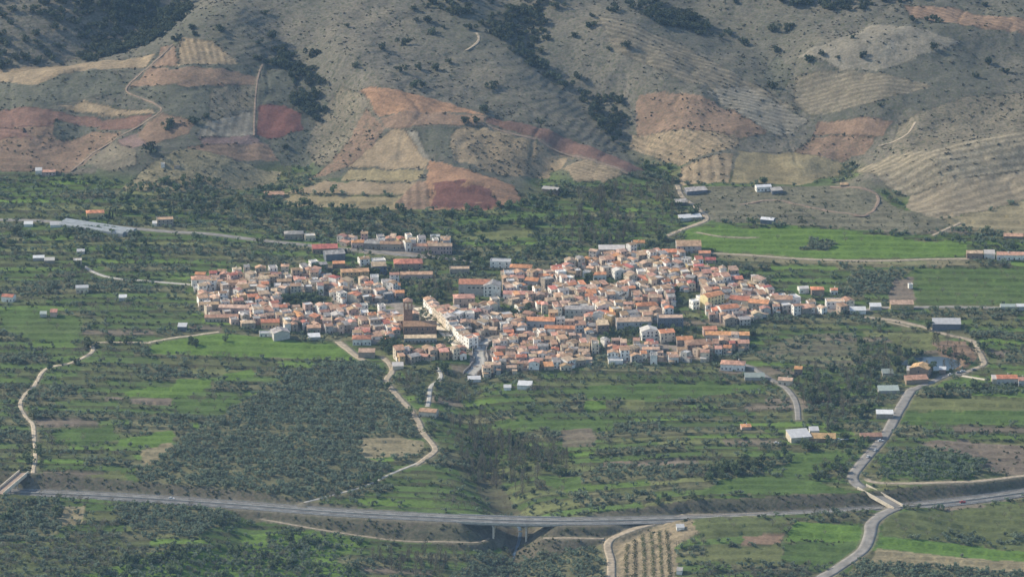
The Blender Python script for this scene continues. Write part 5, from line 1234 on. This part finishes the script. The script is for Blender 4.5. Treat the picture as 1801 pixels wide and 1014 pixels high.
MARKS = [('the ochre farmhouse', 168, 380), ('the stone farm ruin', 290, 398), ('the greenhouses', 180, 405), ('the cream farm block', 137, 462), ('the cream orchard farmhouse', 145, 515), ('the red-roofed edge house', 12, 531), ('the rosy terrace hut', 94, 558), ('the dark white-roofed shed', 320, 583), ('the pale track bend', 160, 610), ('the bright field below the village', 440, 610),
 ('the twin bright plots', 300, 690), ('the farm track top bend', 60, 680), ('the farm track', 60, 770), ('the farm bridge', 30, 850), ('the brown plot under the bright plots', 265, 705), ('the straw-coloured strip', 280, 800), ('the olive-green plot by the motorway', 185, 845), ('the motorway left stretch', 300, 880), ('the middle of the big grove', 480, 780), ('the bare oval plot', 690, 788),
 ('the cream lane barn', 750, 730), ('the church-side grass patch', 715, 635), ('the stone lane shed', 645, 628), ('the stream cypresses', 915, 790), ('the small grass glade', 860, 825), ('the viaduct', 890, 915), ('the canal foot', 540, 884), ('the long embankment', 640, 930), ('the white field shed', 922, 683), ('the green plots', 1180, 690), ('the low orange hut', 1313, 755),
 ('the earth strip', 1130, 815), ('the diagonal hedge', 1250, 850), ('the terraced mound', 1130, 960), ('the pinkish plot', 1340, 947), ('the bright bottom plot', 1450, 937), ('the country bridge', 1548, 875), ('the cream farm shed', 1410, 770), ('the lane grove', 1640, 815), ('the bottom right strip', 1680, 970), ('the green roof lane shed', 1563, 690), ('the pond', 1640, 638), ('the orange-roofed edge farm', 1772, 670),
 ('the two tier house', 1403, 655), ('the broad rosy farmhouse', 1288, 645), ('the ochre warehouse', 1586, 540), ('the white plot hut', 1602, 505), ('the square dark grove', 1440, 432), ('the dark white-gabled barn', 1348, 390), ('the white slope farmhouse', 1344, 335), ('the right edge farm row', 1750, 452), ('the hill lane bend', 1240, 386), ('the gabled red-field barn', 966, 335), ('the oval terrace', 875, 412), ('the upper road row', 660, 438), ('the stone villa', 517, 420),
 ('the low stone field hut', 482, 345), ('the hill foot farm', 80, 306), ('the left hill ruin', 300, 292), ('the dark red field', 490, 215), ('the left ridge forest top', 300, 15), ('the left ridge forest middle', 230, 45), ('the left ridge forest foot', 190, 90), ('the upper left rock slope', 40, 20), ('the middle left rock slope', 90, 60), ('the lower left rock slope', 40, 100), ('the dirt patch under the motorway', 128, 905), ('the dark diagonal hedge', 340, 965), ('the bottom left corner', 40, 1000), ('the bottom left meadow', 420, 1000), ('the bare shrub slope', 150, 960), ('the triangular grove under the motorway', 300, 910), ('the left spur ravine', 540, 170), ('the left spur ravine head', 500, 100), ('the left spur ravine foot', 540, 260), ('the orange field', 740, 180), ('the red field', 830, 340), ('the middle wooded ravine head', 900, 15), ('the middle wooded ravine', 920, 70), ('the middle wooded ravine foot', 980, 135), ('the bushy slope before the middle ravine', 810, 40), ('the lower wooded ravine', 1080, 215), ('the top right wood', 1400, 8), ('the pale ridge', 1540, 90), ('the brown upper field', 1500, 225),
 ('the church tower', 715, 575), ('the long school', 840, 510), ('the village left tip', 355, 515), ('the yellow block', 1258, 535), ('the white cube house', 1401, 535), ('the dark walled hollow', 540, 535), ('the stream channel', 845, 630), ('the big brown hall', 1212, 435), ('the upper hillside', 700, 60), ('the right terraced slope', 1680, 300), ('the striped middle slope', 1280, 130)]
def zone(px, py, far=False):
    L = sorted(MARKS, key=lambda l: math.hypot(px-l[1], (py-l[2])*2.2)); b = L[0]; dx = px-b[1]; dy = (py-b[2])*2.2
    t = ('right of ' if dx > 0 else 'left of ') + b[0] if abs(dx) > abs(dy) else ('below ' if dy > 0 else 'above ')+b[0]
    return t+', toward '+L[1][0] if far else t
LOOK = dict(olive=('olive_tree', 'tree', ['grey-green olive tree']), oak=('evergreen_tree', 'tree', ['dark evergreen tree']), hill_oak=('holm_oak', 'tree', ['dark round holm oak']),
            bush=('shrub', 'shrub', ['low dull green shrub']), hill_bush=('scrub_bush', 'shrub', ['low grey-brown hillside bush']), bare=('bare_tree', 'tree', ['leafless grey-brown orchard tree']), poplar=('poplar', 'tree', ['tall pale-twigged poplar']))
MASS = dict(olive=('olive_grove', 'countless further grey-green olive trees of the groves'), oak=('evergreen_wood', 'further dark evergreen trees of the plain'), hill_oak=('holm_oak_wood', 'further dark holm oaks of the wooded ravines'),
            bush=('scrub_vegetation', 'low scrub on banks, terraces and hillsides'), hill_bush=('hillside_scrub', 'dry grey-brown scrub of the hill slopes'), bare=('orchard_wood', 'further leafless orchard trees'), poplar=('poplar_wood', 'further leafless poplars by the stream'))
def size_word(s, lo, hi): return 'small ' if s < lo+(hi-lo)*.33 else 'large ' if s > lo+(hi-lo)*.67 else ''
SRC = {}
def single(kind, x, y, z, s, a, v, label, group):
    nm, cat, _ = LOOK[kind] if kind in LOOK else (kind, 'tree', None)
    o = thing(nm, label, cat, (x, y, z), a, group); o.scale = (s, s, s*(1+.15*math.sin(x*3)))
    c = put('crown', CR[kind][v], parent=o); t_ = put('trunk', TR[kind][v % 2], parent=o)
    SRC.setdefault((kind, v), (c, t_)); return o
def mass(kind, T, idx):
    nm, lab = MASS[kind]; n = len(idx)
    me = bpy.data.meshes.new(nm); me.vertices.add(n)
    me.vertices.foreach_set('co', np.stack([T['x'][idx], T['y'][idx], T['z'][idx]], 1).astype(np.float32).ravel())
    for an, tp, key in (('size', 'FLOAT', 's'), ('turn', 'FLOAT', 'a'), ('variant', 'INT', 'v')):
        at = me.attributes.new(an, tp, 'POINT'); at.data.foreach_set('value', T[key][idx].astype(np.float32 if tp == 'FLOAT' else np.int32))
    o = put(nm, me, kind='stuff', label=lab)
    g = bpy.data.node_groups.new(nm, 'GeometryNodeTree'); N = g.nodes; L = g.links
    g.interface.new_socket('Geometry', in_out='INPUT', socket_type='NodeSocketGeometry'); g.interface.new_socket('Geometry', in_out='OUTPUT', socket_type='NodeSocketGeometry')
    gi = N.new('NodeGroupInput'); go = N.new('NodeGroupOutput'); ip = N.new('GeometryNodeInstanceOnPoints'); jn = N.new('GeometryNodeJoinGeometry')
    for v in (2, 1, 0):
        j2 = N.new('GeometryNodeJoinGeometry')
        for ob in SRC[(kind, v)]:
            oi = N.new('GeometryNodeObjectInfo'); oi.inputs['Object'].default_value = ob; oi.transform_space = 'ORIGINAL'; L.new(oi.outputs['Geometry'], j2.inputs[0])
        gti = N.new('GeometryNodeGeometryToInstance'); L.new(j2.outputs[0], gti.inputs[0]); L.new(gti.outputs[0], jn.inputs[0])
    def attr(nm2, tp):
        a = N.new('GeometryNodeInputNamedAttribute'); a.data_type = tp; a.inputs['Name'].default_value = nm2; return a.outputs['Attribute']
    cb = N.new('ShaderNodeCombineXYZ'); L.new(attr('turn', 'FLOAT'), cb.inputs[2]); cs = N.new('ShaderNodeCombineXYZ')
    sz = attr('size', 'FLOAT')
    for i in range(3): L.new(sz, cs.inputs[i])
    L.new(gi.outputs[0], ip.inputs['Points']); L.new(jn.outputs[0], ip.inputs['Instance']); ip.inputs['Pick Instance'].default_value = True
    L.new(attr('variant', 'INT'), ip.inputs['Instance Index']); L.new(cb.outputs[0], ip.inputs['Rotation']); L.new(cs.outputs[0], ip.inputs['Scale']); L.new(ip.outputs[0], go.inputs[0])
    md = o.modifiers.new('instances', 'NODES'); md.node_group = g
    return o
hillmask = hm > .35
FIELDS = [('olive', np.where(hillmask, 0, den['olive']), .55, 1.12, .13, 300), ('oak', np.where(hillmask, 0, den['oak']), .6, 1.35, .35, 300), ('hill_oak', np.where(hillmask, den['oak'], 0), .55, 1.45, .38, 300),
          ('bush', np.where(hillmask, 0, den['bush']), .5, 1.35, .38, 300), ('hill_bush', np.where(hillmask, den['bush'], 0), .55, 1.6, .38, 250), ('bare', den['bare'], .7, 1.3, .3, 300), ('poplar', den['poplar'], .7, 1.35, .38, 240)]
for i, (kind, f, lo, hi_, jit, keep) in enumerate(FIELDS):
    T = scatter(kind, f, lo, hi_, jit, 40+i)
    rank = T['s']*1.0/np.hypot(T['y'], CAM_H-T['z'])
    inside = (T['px'] > 5) & (T['px'] < 1796) & (T['py'] > 4) & (T['py'] < 1010)
    order = np.argsort(-np.where(inside, rank, 0))
    own = order[:keep]; rest = order[keep:]
    from collections import Counter
    cnt = Counter((zone(T['px'][k], T['py'][k]), size_word(T['s'][k], lo, hi_)) for k in own)
    for k in own:
        z_ = zone(T['px'][k], T['py'][k]); z_ = zone(T['px'][k], T['py'][k], cnt[(z_, size_word(T['s'][k], lo, hi_))] > 3); base = size_word(T['s'][k], lo, hi_)+LOOK[kind][2][0]
        if len((base+' '+z_).replace('-', ' ').split()) > 15: z_ = z_.split(',')[0]
        single(kind, T['x'][k], T['y'][k], T['z'][k], T['s'][k], T['a'][k], int(T['v'][k]), f'{base} {z_}', f'{base.split(" ",1)[1] if base.split()[0] in ("small","large") else base}s {z_}')
    print(kind, len(order))
    if len(rest): mass(kind, T, rest)
# cypresses and lone trees read from the photo
for (px, py, s, lab) in [(193, 384, .85, 'tallest dark cypress beside the ochre farmhouse'), (198, 384, .7, 'slim cypress on the far side of the tall farmhouse cypress'), (203, 376, .6, 'short cypress uphill of the farmhouse pair'), (530, 586, .9, 'tall dark cypress among the lower left village roofs'), (537, 588, .75, 'shorter leaning cypress beside the tall village cypress'),
                         (108, 309, .5, 'lone small cypress by the low farm at the hill foot'), (703, 483, .6, 'slim cypress in front of the red roofed villa'), (902, 790, .9, 'dark cypress in the stream wood'), (912, 792, .7, 'shorter cypress beside the dark stream cypress'), (929, 790, .6, 'smallest cypress at the edge of the stream wood')]:
    p = W([(px, py)])[0]; single('cypress', p[0], p[1], p[2]-.1, s, px*.3, px % 3, lab, 'dark cypresses')
for n_, (px, py, s, lab) in enumerate([(730, 153, 1.3, 'dark oak left of the pair on the bare middle slope'), (766, 124, 1.15, 'right oak of the three in a row on the bare slope'), (738, 122, 1.0, 'middle oak of the three in a row on the bare slope'), (705, 126, 1.0, 'left oak of the three in a row on the bare slope'),
                         (851, 194, 1.15, 'lone dark oak above the orange track'), (625, 118, 1.0, 'lone oak at the top of the middle spur'), (865, 156, 1.2, 'lone brown-green oak on the pale middle slope'), (1445, 97, 1.0, 'dark oak on the pale ridge'), (1359, 56, 1.2, 'lone oak under the top right wood'), (1473, 103, .6, 'small oak right of the pale ridge oak'),
                         (1500, 68, .6, 'small oak on the upper pale ridge'), (1050, 178, .9, 'lone oak left of the lower ravine wood'), (466, 25, .8, 'lone oak near the top of the left spur'), (341, 63, .8, 'right oak of the pair on the left ridge line'), (316, 65, .75, 'left oak of the pair on the left ridge line')]):
    p = W([(px, py)])[0]; single('hill_oak', p[0], p[1], p[2]-.1, s, px*.3, n_ % 3, lab, None)
# ------------------------------------------------------------------ cars, greenhouses, terraced mound rows
def car_meshes():
    mb = MB()
    prof = [(-2.1, .35), (2.1, .35), (2.15, .75), (1.2, .9), (.7, 1.0), (-1.7, 1.0), (-2.1, .9)]
    V = [(x, y, z) for y in (-.85, .85) for x, z in prof]; n = len(prof)
    F = [tuple(range(n)), tuple(range(2*n-1, n-1, -1))]+[((i+1) % n, i, n+i, n+(i+1) % n) for i in range(n)]
    mb.add(V, F); body = mb
    mb = MB(); prof = [(-1.75, 1.0), (.75, 1.0), (.15, 1.45), (-1.3, 1.45)]
    V = [(x, y*(1 if z < 1.2 else .86), z) for y in (-.8, .8) for x, z in prof]; n = 4
    mb.add(V, [tuple(range(n)), tuple(range(2*n-1, n-1, -1))]+[((i+1) % n, i, n+i, n+(i+1) % n) for i in range(n)]); cab = mb
    mb = MB(); mb.box(-1.25, -.70, 1.451, .12, .70, 1.5); top = mb
    mb = MB(); mb.tube((0, -.1, 0), (0, .1, 0), .32, .32, 12); mb.add([(0, -.1, 0)], []); wh = mb
    return body, cab, top, wh
bd, cb_, tp, wh = car_meshes()
M['tyre'] = mat('tyre', (.03, .03, .03), .8, .1, 3)
paints = {k: mat(k+'_car_paint', v, .35, .03, 1) for k, v in dict(white=(.78, .78, .76), grey=(.28, .29, .30), red=(.40, .05, .04), blue=(.06, .10, .22)).items()}
CM = {k: (bd.mesh('body', m_), tp.mesh('roof_panel', m_)) for k, m_ in paints.items()}; cabm = cb_.mesh('window', M['glass']); whm = wh.mesh('wheel', M['tyre'])
for px, py, col, ang, lab in [(1540, 792, 'white', 62, 'white car driving up the country lane above the bridge'), (1527, 804, 'white', 62, 'white car at the lane edge below the driving white car'), (1549, 776, 'white', 10, 'white car parked beside the brown lane shed'), (1545, 773, 'grey', 5, 'grey car parked beside the brown lane shed'),
                              (1476, 774, 'white', 5, 'white car parked right of the rust roofed shed'), (1487, 773, 'white', 8, 'white car parked in the middle of the farm shed row'), (1672, 660, 'white', 12, 'white car parked at the pond lane bend'), (1686, 656, 'grey', 20, 'grey car parked at the pond lane bend'), (1693, 654, 'white', 25, 'white car parked nearest the pond lane fork'),
                              (1713, 651, 'grey', 30, 'grey car parked beyond the pond lane fork'), (771, 572, 'grey', 110, 'grey car in the pale street by the church'), (793, 592, 'white', 112, 'white car in the pale street below the church'), (1400, 775, 'white', 0, 'white car in front of the cream farm shed'), (1366, 780, 'white', 3, 'white car left of the cream farm shed'),
                              (300, 879, 'white', 176, 'white car on the motorway left stretch'), (1690, 883, 'red', 10, 'red car on the motorway right of the bridge')]:
    if py in (879, 883):
        s_ = mw_arc_at(px); p2, z2, n2 = mw_at(s_); p2 = p2+n2*(3.2 if px < 900 else -3.2); q = np.array([p2[0], p2[1], z2+.03]); rz = math.atan2(-n2[0], n2[1])
    else:
        q = W([(px, py)])[0]; q[2] += .27; rz = math.radians(ang)
    o = thing('car', lab, 'car', tuple(q), rz)
    put('body', CM[col][0], parent=o); put('window', cabm, parent=o); put('roof_panel', CM[col][1], parent=o)
    for sx in (-1.3, 1.35):
        for sy in (-.8, .8): put('wheel', whm, (sx, sy, .32), 0, o)

pl_m = mat('greenhouse_film', (.30, .32, .32), .6, .08, .3)
a = W([(116, 389), (238, 408)]); v = a[1]-a[0]; L_ = np.hypot(v[0], v[1]); rz = math.atan2(v[1], v[0])
for k, (dy, lab) in enumerate([(0, 'long grey greenhouse nearest the upper road'), (-6.6, 'long grey greenhouse in the middle of the three'), (-13.2, 'long grey greenhouse farthest below the upper road')]):
    c = (a[0]+a[1])/2; x = c[0]-math.sin(rz)*dy; y = c[1]+math.cos(rz)*dy; g = max(float(H(x+math.cos(rz)*t, y+math.sin(rz)*t)) for t in np.linspace(-L_/2, L_/2, 9))
    o = thing('greenhouse', lab, 'greenhouse', (x, y, g), rz, 'greenhouses by the upper road')
    Lk = L_*(1-.04*k); mb = MB(); n = 8
    for i in range(n):
        t0, t1 = math.pi*i/n, math.pi*(i+1)/n
        P0 = (-math.cos(t0)*3.0, 1.4+math.sin(t0)*1.3); P1 = (-math.cos(t1)*3.0, 1.4+math.sin(t1)*1.3)
        mb.add([(-Lk/2, P0[0], P0[1]), (Lk/2, P0[0], P0[1]), (Lk/2, P1[0], P1[1]), (-Lk/2, P1[0], P1[1])], [(0, 1, 2, 3)])
    put('roof', mb.mesh('roof', pl_m, True), parent=o)
    for sy in (-3.0, 3.0):
        mb = MB(); mb.box(-Lk/2, sy-.04, -3, Lk/2, sy+.04, 1.4); put('side_wall', mb.mesh('side_wall', pl_m), parent=o)
    for sx in (-Lk/2, Lk/2):
        mb = MB(); V = [(sx, -3, -3), (sx, 3, -3)]+[(sx, math.cos(math.pi*i/n)*3.0, 1.4+math.sin(math.pi*i/n)*1.3) for i in range(n+1)]; mb.add(V, [tuple(range(len(V)))]); put('end_wall', mb.mesh('end_wall', pl_m), parent=o)

# leaf rows added in place of the dark terrace sides down the tan mound
rm = random.Random(8)
rows = [[(1104, 958), (1101, 985), (1102, 1016)], [(1116, 950), (1117, 980), (1118, 1016)], [(1130, 940), (1133, 975), (1134, 1016)], [(1145, 938), (1148, 970), (1149, 1016)], [(1159, 934), (1162, 970), (1164, 1016)], [(1172, 934), (1176, 970), (1178, 1016)]]
for i, pts in enumerate(rows):
    q = smooth_line(W(pts)[:, :2], 1.3); V = []; F = []; r = np.random.default_rng(i)
    for p in q:
        z = float(H(*p))
        for _ in range(15):
            c = np.array([p[0]+r.normal(0, .95), p[1]+r.normal(0, .6), z+abs(r.normal(.7, .5))]); a_ = r.normal(size=3); a_ /= np.linalg.norm(a_); b_ = np.cross(a_, r.normal(size=3)); b_ /= np.linalg.norm(b_); s = r.uniform(.45, .85); k = len(V)
            V += [c-a_*s*.5, c+b_*s*.5, c+a_*s*.5, c-b_*s*.5]; F.append((k, k+1, k+2, k+3))
    put('hedge', mesh('hedge', V, F, LEAF['bush']), label=f'dark shrub hedge down the tan mound, {["first","second","third","fourth","fifth","last"][i]} row from the left', category='hedge', group='hedge rows on the mound')

# ------------------------------------------------------------------ labels for the houses: look first, then the nearest landmark
LM = [('the church tower', 722, 590), ('the long school', 845, 515), ('the pale church street', 800, 590), ('the long grey-fronted block', 1115, 578), ('the yellow gabled block', 1258, 540), ('the long orange-roofed block', 1316, 545), ('the long terracotta house', 985, 585), ('the village left tip', 355, 510),
      ('the big dark barn-like house', 590, 458), ('the terraced pink building', 774, 446), ('the dry stream channel', 845, 630), ('the big brown-roofed hall', 1212, 442), ('the white cube house', 1401, 539), ('the red-roofed corner villa', 636, 606), ('the two tall cypresses', 533, 586), ('the big brown hipped house', 1232, 617), ('the white gabled house pair', 1143, 598)]
SHAPE = dict(gx='', gy='gable-fronted ', flat='flat-roofed ', mono='lean-to ', hip='hip-roofed ')
from collections import defaultdict
by = defaultdict(list)
for d_ in INFO:
    if d_['labelled']: continue
    px, py = proj(d_['x'], d_['y'], d_['z']); d_['px'] = float(px); d_['py'] = float(py)
    best = min(LM, key=lambda l: math.hypot((px-l[1]), (py-l[2])*2.5))
    dx = px-best[1]; dy = (py-best[2])*2.6
    pos = ('right of' if dx > 0 else 'left of') if abs(dx) > abs(dy) else ('below' if dy > 0 else 'above')
    st_ = ['', 'low ', 'two-storey ', 'tall '][1 if d_['h'] < 4.7 else 2 if d_['h'] < 7 else 3]
    noun = d_['o']['category']
    by[(st_, d_['wall'], SHAPE[d_['rk']], noun, ROOFN[d_['rc']], pos, best[0])].append(d_)
ORD = ['first', 'second', 'third', 'fourth', 'fifth', 'sixth', 'seventh', 'eighth', 'ninth', 'tenth']
for (st_, wl, sh, noun, rn, pos, lm), L in by.items():
    L.sort(key=lambda d_: d_['px'])
    for i, d_ in enumerate(L):
        t = f'{st_}{wl} {sh}{noun} with {rn} roof {pos} {lm}'
        if len(t.split()) > 13: t = t.replace(sh, '')
        if len(t.split()) > 13: t = t.replace('two-storey ', '')
        if len(L) > 1: t = f'{ORD[min(i, 9)]} from left, '+t
        d_['o']['label'] = t
        d_['o']['group'] = 'houses of the village' if noun == 'house' else None or 'sheds and barns at the village edge'

# ------------------------------------------------------------------ haze: one closed box of even air
if HAZE:
    mb = MB(); mb.box(-2700, -500, float(ZZ.min())-1.5, 2700, 6700, 1165)
    hz = bpy.data.materials.new('haze'); hz.use_nodes = True; n = hz.node_tree.nodes; n.remove(n['Principled BSDF'])
    pv = n.new('ShaderNodeVolumePrincipled'); pv.inputs['Color'].default_value = (.40, .66, 1.0, 1); pv.inputs['Density'].default_value = HAZE; pv.inputs['Anisotropy'].default_value = .2
    hz.node_tree.links.new(pv.outputs[0], n['Material Output'].inputs['Volume'])
    put('haze', mb.mesh('haze', hz), kind='stuff')
